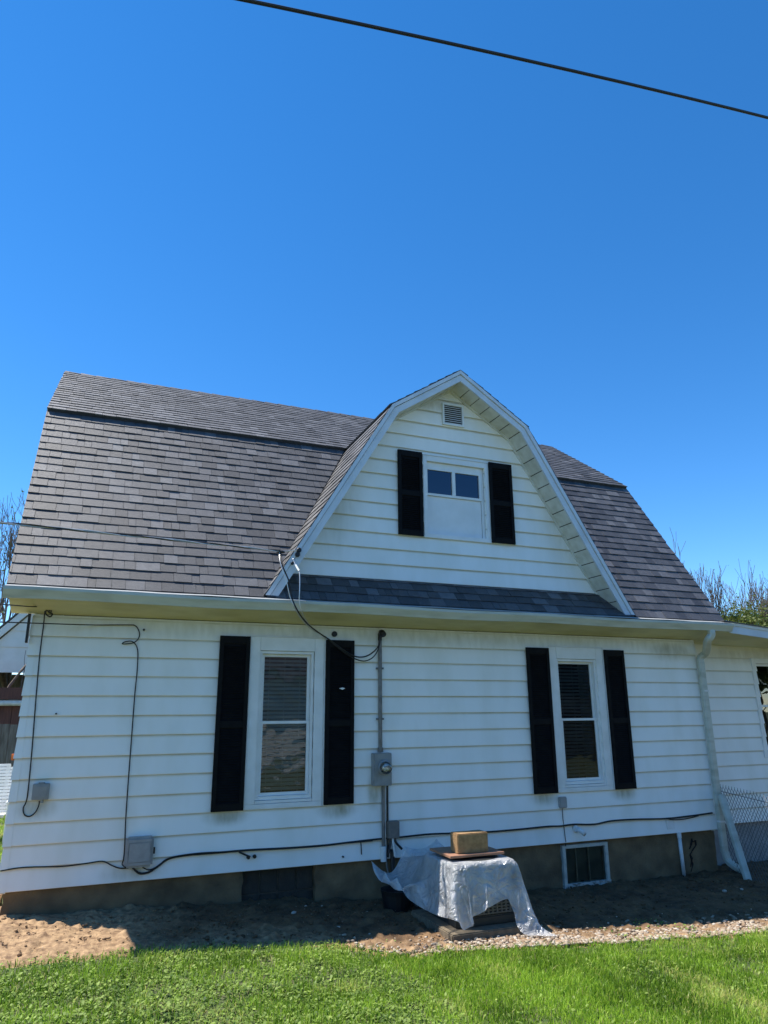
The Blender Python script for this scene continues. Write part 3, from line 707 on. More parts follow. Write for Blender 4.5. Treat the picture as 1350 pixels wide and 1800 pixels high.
# ridge caps
for k in range(40):
    x0 = XL+k*(XR-XL)/40.0; x1 = x0+(XR-XL)/40.0+.03
    mb = MB(); h = .016+.004*random.random(); s1_, s2_ = up_dir, Vector((0, -up_dir.y, up_dir.z))
    top0 = Vector((0, RY, RZ+.022)); d1 = Vector((0, -(RY-BY), -(RZ-BZ))).normalized()*.13; d2 = Vector((0, RY-BY, -(RZ-BZ))).normalized()*.13
    A = [top0+d1, top0, top0+d2]; vs = []
    for x, hh in ((x0, h), (x1, .004)):
        vs += [(x, p.y, p.z) for p in A]+[(x, p.y, p.z+hh) for p in A]
    mb.add(vs, [(0, 1, 4, 3), (1, 2, 5, 4), (3, 4, 10, 9), (4, 5, 11, 10), (6, 9, 10, 7), (7, 10, 11, 8), (0, 3, 9, 6), (2, 8, 11, 5), (0, 6, 7, 1), (1, 7, 8, 2)])
    hpart(mb, 'ridge_cap', SHINGLE[random.choice([1, 2, 3])], roof)
# drip edge along the rakes
for x in (XL-.014, XR+.002):
    mb = MB()
    for (ya, za, yb, zb) in ((EY, EZ, BY, BZ), (BY-.05, BZ-.01, RY, RZ)):
        mb.hexa([(x, ya, za-.09), (x+.012, ya, za-.09), (x+.012, yb, zb-.09), (x, yb, zb-.09)], [(x, ya, za-.004), (x+.012, ya, za-.004), (x+.012, yb, zb-.004), (x, yb, zb-.004)])
    hpart(mb, 'rake_board', M['fascia'])

# --- dormer: wall, fascia, soffit, vent, window
dorm = link('dormer', None, house); dorm.empty_display_size = .1; tag(dorm, 'gambrel gable with white siding and boxed fascia')
def dpart(mb, n, m, **k): return mb.build(n, m, dorm, **k)
def hw(z, inset=0.0):
    z = z+inset*.9
    return DB+(DK-DB)*(z-DBZ)/(DKZ-DBZ) if z < DKZ else DK*(DPZ-z)/(DPZ-DKZ)
DZ0 = 3.262; dopen = (4.60, 5.50, 3.93, 4.95)
k = 0
while True:
    z0 = DZ0+k*EXPO; z1 = z0+EXPO
    if z0 > DPZ-.22: break
    z1 = min(z1, DPZ-.13); a0 = max(hw(z0)-.10, .03); a1 = max(hw(z1)-.10, .012)
    segs = [(DX-a0, DX+a0, DX-a1, DX+a1)]
    if z1 > dopen[2]+.03 and z0 < dopen[3]-.03: segs = [(DX-a0, dopen[0], DX-a1, dopen[0]), (dopen[1], DX+a0, dopen[1], DX+a1)]
    if len(segs) == 2 and z1 > 5.03: mb = MB(); lap_board(mb, dopen[0], dopen[1], dopen[0], dopen[1], 4.995, z1, DW); dpart(mb, 'siding_board', M['siding_dormer'])
    for s in segs:
        mb = MB(); lap_board(mb, *s, z0+random.uniform(-.001, .001), z1, DW+random.uniform(-.0015, .0015)); dpart(mb, 'siding_board', M['siding_dormer'])
    k += 1
def offs(d):
    """gambrel outline (left foot .. peak .. right foot) moved inwards by d"""
    pts = [Vector((DX-DB, DBZ)), Vector((DX-DK, DKZ)), Vector((DX, DPZ)), Vector((DX+DK, DKZ)), Vector((DX+DB, DBZ))]
    nrm = []
    for i in range(4):
        t = (pts[i+1]-pts[i]).normalized(); nrm.append(Vector((t.y, -t.x)))
    out = []
    for i in range(5):
        if i == 0: # keep the foot level
            t = (pts[1]-pts[0]).normalized(); q = pts[0]+nrm[0]*d; s = (DBZ-q.y)/t.y; out.append(q+t*s)
        elif i == 4:
            t = (pts[4]-pts[3]).normalized(); q = pts[4]+nrm[3]*d; s = (DBZ-q.y)/t.y; out.append(q+t*s)
        else:
            n1, n2 = nrm[i-1], nrm[i]; b = (n1+n2).normalized(); out.append(pts[i]+b*(d/b.dot(n1)))
    return out
def band(d0, d1, y0, y1, name, m, **kw):
    A, B = offs(d0), offs(d1)
    for i in range(4):
        mb = MB(); g = .0008
        mb.hexa([(A[i].x, y0, A[i].y), (A[i+1].x, y0, A[i+1].y), (B[i+1].x, y0, B[i+1].y), (B[i].x, y0, B[i].y)],
                [(A[i].x, y1, A[i].y), (A[i+1].x, y1, A[i+1].y), (B[i+1].x, y1, B[i+1].y), (B[i].x, y1, B[i].y)])
        dpart(mb, name, m, **kw)
band(.000, .046, -.447, -.404, 'rake_trim', M['fascia'])
band(.0515, .132, -.430, -.404, 'fascia', M['fascia'])
band(.042, .058, -.4035, -.4005, 'shadow_gap', M['crack'])  # black strip behind the gap, paints in its shadow line
# soffit panels between fascia and wall
A, B = offs(.123), offs(.129)
for i in range(4):
    a0, a1, b0, b1 = A[i], A[i+1], B[i], B[i+1]; L = (a1-a0).length; n = max(1, round(L/.205))
    for j in range(n):
        f0, f1 = j/n, (j+1)/n-.012/L
        p0, p1 = a0.lerp(a1, f0), a0.lerp(a1, f1); q0, q1 = b0.lerp(b1, f0), b0.lerp(b1, f1)
        if max(p0.y, p1.y) < 3.0: continue
        mb = MB().hexa([(p0.x, -.403, p0.y), (p1.x, -.403, p1.y), (q1.x, -.403, q1.y), (q0.x, -.403, q0.y)],
                       [(p0.x, DW, p0.y), (p1.x, DW, p1.y), (q1.x, DW, q1.y), (q0.x, DW, q0.y)])
        dpart(mb, 'soffit_panel', M['soffit_panel'])
A, B = offs(.090), offs(.121)
mb = MB()
for i in range(4):
    mb.hexa([(A[i].x, -.40, A[i].y), (A[i+1].x, -.40, A[i+1].y), (B[i+1].x, -.40, B[i+1].y), (B[i].x, -.40, B[i].y)],
            [(A[i].x, DW, A[i].y), (A[i+1].x, DW, A[i+1].y), (B[i+1].x, DW, B[i+1].y), (B[i].x, DW, B[i].y)])
dpart(mb, 'soffit_backing', M['block'])
band(.130, .158, DW-.040, DW-.014, 'soffit_channel', M['soffit_panel'])
# apex block, base flashing
# gable vent
v0 = P(660+560/4.821, 640+328/4.821, DW-.03); v1 = P(660+744/4.821, 640+545/4.821, DW-.03)
vx0, vx1, vz0, vz1 = v0.x, v1.x, v1.z+.005, v0.z-.005
vent = link('gable_vent', None, dorm)
def vp(mb, n, m): return mb.build(n, m, dorm)
bpy.data.objects.remove(vent)
vent = vp(MB().box(vx0, vx0+.025, DW-.062, DW, vz0, vz1).box(vx1-.025, vx1, DW-.062, DW, vz0, vz1).box(vx0+.025, vx1-.025, DW-.061, DW, vz0, vz0+.025).box(vx0+.025, vx1-.025, DW-.061, DW, vz1-.025, vz1), 'gable_vent', M['white'])
mb = MB().box(vx0+.02, vx1-.02, DW-.037, DW-.033, vz0+.02, vz1-.02, 1); ns = 9
for i in range(ns):
    z = vz0+.028+(vz1-vz0-.056)*i/ns; h = (vz1-vz0-.056)/ns
    mb.hexa([(vx0+.025, DW-.058, z), (vx1-.025, DW-.058, z), (vx1-.025, DW-.040, z+h*.35), (vx0+.025, DW-.040, z+h*.35)],
            [(vx0+.025, DW-.056, z+.008), (vx1-.025, DW-.056, z+.008), (vx1-.025, DW-.038, z+h*.35+.008), (vx0+.025, DW-.038, z+h*.35+.008)], 0)
dpart(mb, 'vent_louvre', [M['white'], M['room']])
# dormer window: casing, slider above, white panel below
def dw(mb, n, m, **k): return mb.build(n, m, dwn, **k)
dwn = link('window', None, house); tag(dwn, 'small sliding window over a white blank panel')
x0, x1, z0, z1 = 4.545, 5.572, 3.868, 5.028
yf = DW-.032
dw(MB().box(x0, x0+.058, yf, DW+.03, z0+.06, z1), 'casing', M['white'], bevel=.003); dw(MB().box(x1-.062, x1-.012, yf, DW+.03, z0+.06, z1), 'casing', M['white'], bevel=.003)
dw(MB().box(x0+.059, x1-.063, yf+.001, DW+.03, z1-.075, z1), 'casing', M['white']); dw(MB().box(x0, x1, yf-.004, DW+.03, z0, z0+.058), 'sill', M['white'], bevel=.003)
dw(MB().box(x1-.010, x1+.004, yf-.006, DW, z0+.06, z1+.002), 'edge_strip', M['drip']); dw(MB().box(x0-.004, x1+.004, yf-.008, DW, z1+.001, z1+.012), 'drip_cap', M['drip'])
ix0, ix1 = x0+.060, x1-.064; pz = 4.475
dw(MB().box(ix0+.004, ix1-.049, DW+.034, DW+.05, z0+.066, pz-.006), 'blank_panel', M['panel'])
dw(MB().box(ix1-.043, ix1-.002, DW+.022, DW+.04, z0+.062, z1-.078), 'jamb', M['white'])
dw(MB().box(ix0, ix1-.045, DW+.010, DW+.05, pz-.002, pz+.030), 'sash_rail', M['white'])
dw(MB().box(ix0, ix1-.045, DW+.012, DW+.05, 4.845, z1-.078), 'sash_rail', M['white'])
xm = (ix0+ix1-.045)/2
for a, b in ((ix0, ix0+.022), (xm-.028, xm+.020), (ix1-.077, ix1-.047)): dw(MB().box(a, b, DW+.006, DW+.05, pz+.031, 4.844), 'sash_stile', M['white'])
for a, b in ((ix0+.02, xm-.026), (xm+.018, ix1-.075)): dw(MB().add([(a, DW+.03, pz+.025), (b, DW+.03, pz+.025), (b, DW+.03, 4.85), (a, DW+.03, 4.85)], [(0, 1, 2, 3)]), 'pane', M['glass_blue'])
dw(MB().box(x0+.03, x1-.03, DW+.30, DW+.32, z0, z1), 'room_backing', M['room'])
def z5(a, b): return P(660+a/4.821, 640+b/4.821, DW-.03)
a, b = z5(183, 727), z5(405, 1462); shutter(a.x, z5(388, 752).x, (z5(197, 1447).z+b.z)/2, (a.z+z5(388, 752).z)/2, DW-.035)
a, b = z5(945, 838), z5(1170, 1530); shutter(a.x+.01, z5(1137, 855).x+.008, (z5(983, 1517).z+b.z)/2, (a.z+z5(1137, 855).z)/2, DW-.035)

# ------------------------------------------------------------------ the lower addition beside the house
YA = .30
add = thing('house_addition', (10.8, 1.5, -.5), 'low white sided addition joined to the house beyond the downspout', 'house')
for k in range(13):
    z0_ = k*EXPO; z1_ = min(z0_+EXPO, 2.67); segs = [(9.115, 13.0)]
    if z1_ > 1.05 and z0_ < 2.25: segs = [(9.115, 10.66), (11.44, 13.0)]
    for s, e in segs:
        mb = MB(); lap_board(mb, s, e, s, e, z0_, z1_, YA+random.uniform(-.0015, .0015)); mb.build('siding_board', M['siding'], add)
MB().box(9.11, 13.0, YA+.04, YA+.25, -.95, .02).build('foundation', mat('grey_foundation', (.34, .33, .31), .9, (.26, .25, .235), 6, bump=.5), add)
def fz(x): return 2.735-(x-9.33)*.078
mb = MB().hexa([(9.335, -.50, fz(9.335)), (13.2, -.50, fz(13.2)), (13.2, -.47, fz(13.2)), (9.335, -.47, fz(9.335))],
               [(9.335, -.50, fz(9.335)+.125), (13.2, -.50, fz(13.2)+.125), (13.2, -.47, fz(13.2)+.125), (9.335, -.47, fz(9.335)+.125)])
mb.build('fascia', M['fascia'], add)
mb = MB().hexa([(9.335, -.515, fz(9.335)+.110), (13.2, -.515, fz(13.2)+.110), (13.2, -.502, fz(13.2)+.110), (9.335, -.502, fz(9.335)+.110)],
               [(9.335, -.520, fz(9.335)+.150), (13.2, -.520, fz(13.2)+.150), (13.2, -.46, fz(13.2)+.150), (9.335, -.46, fz(9.335)+.150)])
mb.build('drip_edge', M['drip'], add)
MB().hexa([(9.12, -.47, 2.755), (13.2, -.47, 2.46), (13.2, YA-.006, 2.60), (9.12, YA-.006, 2.655)],
          [(9.12, -.47, 2.765), (13.2, -.47, 2.47), (13.2, YA-.006, 2.612), (9.12, YA-.006, 2.667)]).build('soffit', M['soffit'], add)
MB().hexa([(9.2, -.53, 2.895), (13.3, -.53, 2.58), (13.3, 5, 2.70), (9.2, 5, 3.0)], [(9.2, -.53, 2.91), (13.3, -.53, 2.595), (13.3, 5, 2.72), (9.2, 5, 3.02)]).build('roof', SHINGLE[1], add)
MB().box(9.12, 12.95, 4.9, 4.95, -.3, 2.6).box(12.95, 13.0, YA+.01, 4.95, -.3, 2.55).build('rear_wall', M['siding'], add)
aw = link('window', None, add)
ax0, ax1, az0, az1 = 10.555, 11.56, .905, 2.44
MB().box(ax0, ax0+.075, YA-.035, YA+.03, az0, az1).box(ax1-.075, ax1, YA-.035, YA+.03, az0, az1).box(ax0+.075, ax1-.075, YA-.034, YA+.03, az1-.08, az1).box(ax0+.075, ax1-.075, YA-.034, YA+.03, az0, az0+.075).build('casing', M['white'], aw, bevel=.003)
MB().box(ax0+.09, ax0+.12, YA, YA+.05, az0+.08, az1-.085).box(ax1-.12, ax1-.09, YA, YA+.05, az0+.08, az1-.085).box(ax0+.12, ax1-.12, YA+.002, YA+.05, 1.675, 1.71).box(ax0+.12, ax1-.12, YA+.002, YA+.05, az1-.12, az1-.085).box(ax0+.12, ax1-.12, YA+.002, YA+.05, az0+.08, az0+.115).build('sash', M['white'], aw)
for a, b in ((az0+.1, 1.69), (1.69, az1-.1)):
    MB().add([(ax0+.10, YA+.025, a), (ax1-.10, YA+.025, a), (ax1-.10, YA+.025, b), (ax0+.10, YA+.025, b)], [(0, 1, 2, 3)]).build('pane', glassmat('addition_glass', (.25, .26, .26), 1.2, .004, 3), aw)
MB().box(ax0+.05, ax1-.05, YA+.5, YA+.52, az0, az1).build('room_backing', M['room'], aw)

# ------------------------------------------------------------------ electric service on the wall
def wall_box(mb, a, b, depth, y=-.02):
    """box on the wall from two opposite photo corners"""
    p, q = P(*a, y-depth*.5), P(*b, y-depth*.5)
    mb.box(min(p.x, q.x), max(p.x, q.x), y-depth, y, min(p.z, q.z), max(p.z, q.z)); return mb
em = thing('electric_meter', P(670, 1382, -.08), 'grey electric meter box with round glass dial on white siding', 'meter')
mb = wall_box(MB(), (655, 1324), (686, 1380), .11); bx = mb.build('meter_box', M['greymetal'], em, bevel=.006)
c = P(675.5, 1349, -.13); d = MB(); d.lathe((c.x, -.129, c.z), (0, -1, 0), [(.078, 0), (.085, .012), (.085, .022), (.070, .03)], 24); d.build('meter_ring', M['greymetal'], em)
d = MB(); d.lathe((c.x, -.159, c.z), (0, -1, 0), [(.068, 0), (.068, .055), (.058, .075), (.03, .084)], 24); d.build('meter_glass', glassmat('meter_dome', (.85, .87, .86), 1.0), em, smooth=True)
d = MB(); d.lathe((c.x, -.159, c.z), (0, -1, 0), [(.052, 0), (.052, .03), (.02, .034)], 16); d.build('meter_works', M['dial'], em)
d = MB(); d.box(c.x-.03, c.x+.03, -.202, -.196, c.z+.002, c.z+.026).box(c.x-.012, c.x+.012, -.206, -.196, c.z-.036, c.z-.018); d.build('register', M['dialdark'], em)
cx = P(668, 1220, -.045).x
mb = MB().tube([(cx, -.05, 1.19), (cx, -.05, 2.53)], .024, 10).lathe((cx, -.05, 1.18), (0, 0, 1), [(.034, 0), (.034, .05)], 10); mb.build('service_conduit', M['conduit'], em, smooth=False)
for z in (1.55, 2.15): MB().box(cx-.045, cx+.045, -.060, -.02, z, z+.02).build('conduit_strap', M['conduit'], em)
wh = MB(); wh.tube(smooth_path([(cx, -.05, 2.50), (cx, -.055, 2.555), (cx, -.085, 2.59), (cx, -.13, 2.585), (cx, -.155, 2.555)], 4), [.026]*5+[.032]*4+[.040]*5+[.044]*2+[.040], 10); wh.build('weatherhead', M['rubber'], em, smooth=True)
for px, r, m, zb in ((674, .020, 'conduit', .0), (681.5, .013, 'rubber', .02)):
    x = P(px, 1420, -.05).x; MB().tube([(x, -.045, .80), (x, -.045, zb)], r, 8).build('lower_conduit', M[m], em)
x = P(677.6, 1420, -.05).x; MB().tube([(x, -.04, .80), (x, -.04, .18)], .009, 6).build('ground_wire', M['pvc'], em)
MB().tube([(P(674, 1480, -.05).x, -.05, .14), (P(674, 1480, -.05).x, -.05, -.02)], .034, 12).build('conduit_fitting', M['pvc'], em)
jb = thing('disconnect_box', P(690, 1470, -.06), 'small brown weathered disconnect box with hanging leads beside the meter conduit', 'electrical box')
wall_box(MB(), (681, 1444), (700, 1472), .09).build('box', M['brownbox'], jb, bevel=.004)
q = P(690, 1472, -.06)
for dx, ex, ez in ((-.03, -.06, -.16), (.0, .02, -.20), (.035, .11, -.13)):
    MB().tube(smooth_path([(q.x+dx, -.06, q.z+.01), (q.x+dx, -.07, q.z-.05), (q.x+ex, -.08, q.z+ez)], 4), .014, 6).build('lead', M['rubber'] if dx != 0 else M['pvc'], jb)
ub = thing('telecom_box', P(244, 1520, -.06), 'rounded grey telecom box low on the white siding with cables below', 'utility box')
wall_box(MB(), (222, 1472), (267, 1522), .10).build('cover', M['greybox'], ub, bevel=.022)
q0, q1 = P(222, 1472, -.07), P(267, 1522, -.07)
MB().box(q0.x+.03, q1.x-.03, -.126, -.118, q1.z+.05, q0.z-.05).build('raised_panel', M['greybox'], ub, bevel=.004)
MB().box(q1.x-.004, q1.x+.02, -.07, -.04, (q0.z+q1.z)/2-.03, (q0.z+q1.z)/2+.03).build('latch', M['rubber'], ub)
sb = thing('cable_junction_box', P(70, 1405, -.05), 'small square grey junction box near the house corner with looped cable', 'utility box')
wall_box(MB(), (58.5, 1378), (85, 1405), .06).build('cover', M['greymetal'], sb, bevel=.005)
q0, q1 = P(58.5, 1378, -.05), P(85, 1405, -.05)
MB().box(q0.x+.02, q1.x-.02, -.086, -.078, q1.z+.02, q0.z-.02).box((q0.x+q1.x)/2-.03, (q0.x+q1.x)/2+.03, -.075, -.03, q0.z, q0.z+.012).build('lid', M['greymetal'], sb, bevel=.003)
MB().tube([((q0.x+q1.x)/2+.02, -.05, q1.z), ((q0.x+q1.x)/2+.02, -.05, q1.z-.03)], .016, 8).build('cable_gland', M['greymetal'], sb)
lb = thing('sensor_box', P(990, 1415, -.04), 'small grey sensor box on the siding above the basement window with a thin lead', 'utility box')
wall_box(MB(), (982, 1401), (996, 1420), .05).build('cover', M['greybox'], lb, bevel=.010)
q = P(989, 1420, -.04); q2 = P(994.5, 1479, -.03)
MB().tube([(q.x, -.03, q.z+.01), (q.x+.004, -.026, q.z-.15), (q2.x, -.03, q2.z), (q2.x+.005, -.01, q2.z-.06)], .005, 5).build('lead', M['rubber'], lb)
sp = thing('wall_vent_spout', P(1012, 1458, -.06), 'white angled plastic spout sticking out of siding above basement window', 'vent')
q = P(1012, 1457, -.03); e = P(1027, 1466, -.14)
MB().lathe((q.x, -.018, q.z), (0, -1, 0), [(.045, 0), (.045, .02), (.036, .03)], 14).build('flange', M['pvc'], sp)
MB().tube([(q.x, -.03, q.z), (q.x+.03, -.07, q.z-.01), (e.x, -.15, e.z)], .030, 12).build('spout', M['pvc'], sp, smooth=True)
ap = tag(wall_box(MB(), (1171, 1439.5), (1186, 1457), .008, -.022).build('access_plate', M['white'], None, bevel=.002), 'flat white square plate screwed to the siding near the downspout', 'plate')
pp = thing('drain_pipe', P(1200, 1542, -.03), 'thin white plastic pipe standing against the foundation near the crack', 'pipe')
a, b = P(1193.5, 1466, -.03), P(1203, 1543, -.03); MB().tube([a, b], .025, 12).build('pipe', M['pvc'], pp, smooth=True)
MB().tube([a+Vector((0, 0, -.05)), a+Vector((0, 0, .02))], .031, 12).build('collar', M['pvc'], pp)
def stud(px, py, r, lab, y=-.02):
    q = P(px, py, y-.02); o = MB().lathe((q.x, y, q.z), (0, -1, 0), [(r*.7, 0), (r, .008), (r, .03), (r*.8, .04)], 10).build('cable_anchor', M['rubber']); return tag(o, lab, 'anchor')
stud(588, 1114.5, .035, 'round black anchor knob on the siding under the soffit')
stud(525.5, 967, .030, 'upper black wire knob of the pair on the dormer fascia', -.44)
stud(523, 974.5, .030, 'lower black wire knob of the pair on the dormer fascia', -.44)
stud(514, 990, .018, 'small black screw knob low on the dormer fascia', -.44)
for px, py, r, lab in ((603, 1506, .010, 'tiny black screw in the lowest siding board near the short hanging cable end'), (98.6, 1254.5, .009, 'tiny black screw in the siding between the two dropping cables'), (253, 1107, .012, 'tiny black screw beside the cable clamp under the soffit')):
    stud(px, py, r, lab)

# ------------------------------------------------------------------ cables
def cable(name, pts, r, m, lab, n=6, sm=True, cat='cable'):
    o = MB().tube(smooth_path(pts, 5) if sm else pts, r, n).build(name, m, None, smooth=True); return tag(o, lab, cat)
# overhead line high above the lawn
lo_, hi_ = P(430, 0, -4.5), P(1350, 207, -4.5); dirn = hi_-lo_; mid = P(900, 100.5, -4.5)
def oh(t):   # parabola through three measured points
    l0, l1, l2 = (t-.4657)*(t-1)/((0-.4657)*(0-1)), t*(t-1)/(.4657*(.4657-1)), t*(t-.4657)/(1*(1-.4657))
    return lo_*l0+mid*l1+hi_*l2
tm = (mid.x-lo_.x)/dirn.x
def oh(t): return Vector((lo_.x+dirn.x*t, -4.5, lo_.z+dirn.z*t+(mid.z-lo_.z-dirn.z*tm)*t*(1-t)/(tm*(1-tm))))
cable('overhead_power_line', [oh(t) for t in np.linspace(-1.2, 2.4, 30)], .0135, M['rubber'], 'thick black overhead line crossing the open sky', 8, False)
# twisted service drop from the left to the dormer fascia
A_, B_ = P(-60, 912, -1.6), P(492, 968.5, -.50)
sd = thing('service_drop', B_, 'twisted bare service wire slung across the shingles to the dormer fascia', 'cable')
base = []
far = P(-60, 912, -2.0)+(P(-60, 912, -2.0)-B_)*1.2
for t in np.linspace(0, 1, 90):
    p = far.lerp(B_, t); p = Vector((p.x, p.y, p.z-.10*4*t*(1-t)*0)); base.append(p)
for ph, m in ((0, M['alu']), (math.pi, M['rubber']), (math.pi*.5, M['greybox'])):
    pts = [p+Vector((0, math.cos(i*.55+ph)*.008, math.sin(i*.55+ph)*.008)) for i, p in enumerate(base)]
    MB().tube(pts, .0055, 5).build('strand', m, sd, smooth=True)
MB().tube(smooth_path([B_, P(505, 969, -.47), P(522, 967, -.47)], 4), .006, 6).build('tail', M['alu'], sd)
MB().lathe(P(493, 970, -.49), (1, 0, 0), [(.012, -.05), (.018, -.02), (.018, .02), (.01, .05)], 8).build('clamp', M['rubber'], sd)
# drip loops from the fascia over the gutter to the weatherhead
wz = P(668, 1116, -.15)
cable('drip_loop_wire', [P(493, 970, -.49), P(497, 995, -.62), P(508, 1022, -.66), P(513, 1050, -.66), P(524, 1075, -.66), P(540, 1096, -.40), P(560, 1112, -.15), P(580, 1125, -.07), P(600, 1140, -.07), P(622, 1153, -.08), P(640, 1154.5, -.10), P(655, 1147, -.13), P(666, 1134, -.15), wz],
      .0085, M['rubber'], 'black service wire looping from the dormer foot over the gutter to the conduit')
cable('bare_drip_loop_wire', [P(491, 970, -.50), P(493, 990, -.62), P(503, 1020, -.67), P(510, 1050, -.67), P(518, 1068, -.67), P(528, 1086, -.5), P(545, 1104, -.25), P(562, 1115, -.13), P(572, 1123, -.07)],
      .005, M['alu'], 'thin bare wire running beside the black drip loop over the gutter')
cable('white_sleeved_wire', [P(515, 982, -.46), P(519, 992, -.5), P(526, 1004, -.6), P(527, 1030, -.66), P(526, 1055, -.66), P(530, 1075, -.62), P(540, 1094, -.38), P(556, 1110, -.15)],
      .006, M['alu'], 'pale wire with a white sleeve dropping off the dormer fascia')
q0, q1 = P(519, 992, -.5), P(526, 1004, -.6); tag(MB().tube([q0, q1], .012, 8).build('wire_splice', M['pvc']), 'white splice sleeve on the wire below the dormer fascia', 'splice')
cable('drip_loop_wire', [P(575, 1122, -.06), P(600, 1143, -.07), P(622, 1157, -.08), P(640, 1162, -.10), P(655, 1156, -.12), P(664, 1143, -.14), P(668, 1128, -.15), wz], .0075, M['rubber'], 'lowest black wire sagging between shutter and conduit head')
# cables at the left corner
cable('phone_cable', [P(-80, 1092, -3.0), P(0, 1093.5, -1.2), P(80, 1096, -.45), P(160, 1098.5, -.08), P(222, 1098.5, -.05), P(238, 1100, -.04), P(245, 1112, -.035), P(243, 1123, -.04), P(234, 1130, -.045), P(220, 1132, -.045), P(215, 1131, -.045), P(222, 1127.5, -.045), P(234, 1128.5, -.04), P(242, 1143, -.035), P(241, 1180, -.032), P(237, 1220, -.03), P(231, 1300, -.03), P(225, 1380, -.03), P(221, 1440, -.03), P(219, 1490, -.035), P(217, 1510, -.04), P(215, 1520, -.045), P(224, 1526, -.06)],
      .0065, M['rubber'], 'black cable coming in under the soffit and dropping to the rounded telecom box')
cable('phone_cable', [P(-80, 1056, -3.0), P(0, 1062, -1.3), P(50, 1066, -.4), P(72, 1067, -.13), P(82, 1072, -.11), P(88, 1078, -.10), P(90, 1071, -.10), P(83, 1067, -.10), P(79, 1075, -.08), P(77, 1095, -.035), P(70, 1150, -.032), P(63, 1230, -.03), P(56, 1320, -.03), P(48, 1400, -.03), P(41, 1420, -.03), P(43, 1432, -.03), P(52, 1435, -.03), P(62, 1428, -.035), P(68, 1416, -.045), P(69, 1408, -.05)],
      .0062, M['rubber'], 'black cable dropping down the house corner to the small junction box')
tag(MB().tube(smooth_path([P(84, 1071, -.10), P(90, 1066, -.11), P(86, 1076, -.11), P(92, 1079, -.10), P(88, 1084, -.10), P(80, 1078, -.11), P(85, 1068, -.12), P(91, 1074, -.11)], 4), .008, 6).build('cable_knot', M['rubber'], None, smooth=True), 'tangled black cable knot under the soffit at the corner', 'cable')
low = [(1, 1531), (30, 1526), (60, 1524), (110, 1523), (150, 1518), (180, 1514), (196, 1521), (210, 1526), (226, 1526)]
cable('ground_cable', [P(a, b, -.032) for a, b in low], .0065, M['rubber'], 'thin black cable along the lowest boards between house corner and telecom box')
low = [(233, 1525), (245, 1535), (262, 1533), (280, 1521), (298, 1509), (330, 1503), (380, 1499), (440, 1494), (500, 1491), (560, 1487), (620, 1480), (664, 1475), (700, 1472), (760, 1466), (830, 1464), (900, 1459), (960, 1453), (985, 1452), (1010, 1449), (1045, 1449), (1075, 1443), (1120, 1440), (1170, 1439), (1215, 1434), (1252, 1429)]
cable('ground_cable', [P(a, b, -.036) for a, b in low], .011, M['rubber'], 'thick black cable stapled along the lower siding from telecom box to downspout')
low2 = [(250, 1524), (262, 1529), (278, 1522), (298, 1508), (345, 1500), (400, 1497), (480, 1493), (530, 1490), (590, 1484), (655, 1478)]
cable('ground_cable', [P(a, b, -.048) for a, b in low2], .006, M['rubber'], 'thin second cable running with the thick one above the block infill')
cable('ground_cable', [P(a, b, -.045) for a, b in [(1172, 1439.5), (1185, 1441), (1205, 1439.5), (1228, 1434)]], .007, M['rubber'], 'short sagging cable loop beside the downspout')
stub = [(420, 1497.5), (432, 1503), (440, 1506)]
cable('cable_stub', [P(a, b, -.05) for a, b in stub], .010, M['rubber'], 'cut black cable stub with two end caps above the block infill')
for px, py in ((436.5, 1507), (447.5, 1505.5)):
    stud(px, py, .020, 'round black end cap %s the cut cable stub' % ('under' if px < 440 else 'beyond the tip of'), -.03)
cable('cable_end', [P(634.5, 1481, -.03), P(635, 1492, -.03), P(635.5, 1502, -.03)], .006, M['rubber'], 'short black cable end hanging on the lowest board beside the meter conduit')
tag(MB().box(-.05, -.025, -.075, -.005, 2.36, 2.66).build('corner_strap', M['rubber']), 'black strap bracket at the top of the house corner', 'bracket')
tag(MB().box(-.045, -.012, -.005, .03, 1.20, 1.26).build('marker_tab', M['orange'], None, bevel=.004), 'small orange tab at the house corner', 'marker')

# ------------------------------------------------------------------ air conditioner, sheet, board, block
PT = -.36
pad = MB().box(3.965, 4.88, -1.735, -.79, PT-.085, PT).build('concrete_pad', M['pad'], None, bevel=.01); tag(pad, 'brown stained concrete pad under the air conditioner', 'pad')
ac = thing('air_conditioner', (4.5, -1.1, PT), 'grey louvred air conditioning unit half covered by plastic sheet', 'air conditioner')
ax0, ax1, ay0, ay1, at = 4.085, 4.79, -1.595, -.885, .192
MB().box(ax0, ax1, ay0, ay1, PT+.001, PT+.085).build('base', M['acbase'], ac, bevel=.012)
MB().box(ax0+.03, ax1-.03, ay0+.03, ay1-.03, PT+.086, at-.05).build('coil', M['room'], ac)
MB().box(ax0, ax1, ay0, ay1, at-.045, at).build('top_panel', M['accab'], ac, bevel=.015)
for cx_, cy_ in ((ax0, ay0), (ax1-.05, ay0), (ax0, ay1-.05), (ax1-.05, ay1-.05)):
    MB().box(cx_+.002, cx_+.048, cy_+.002, cy_+.048, PT+.086, at-.046).build('corner_post', M['accab'], ac, bevel=.006)
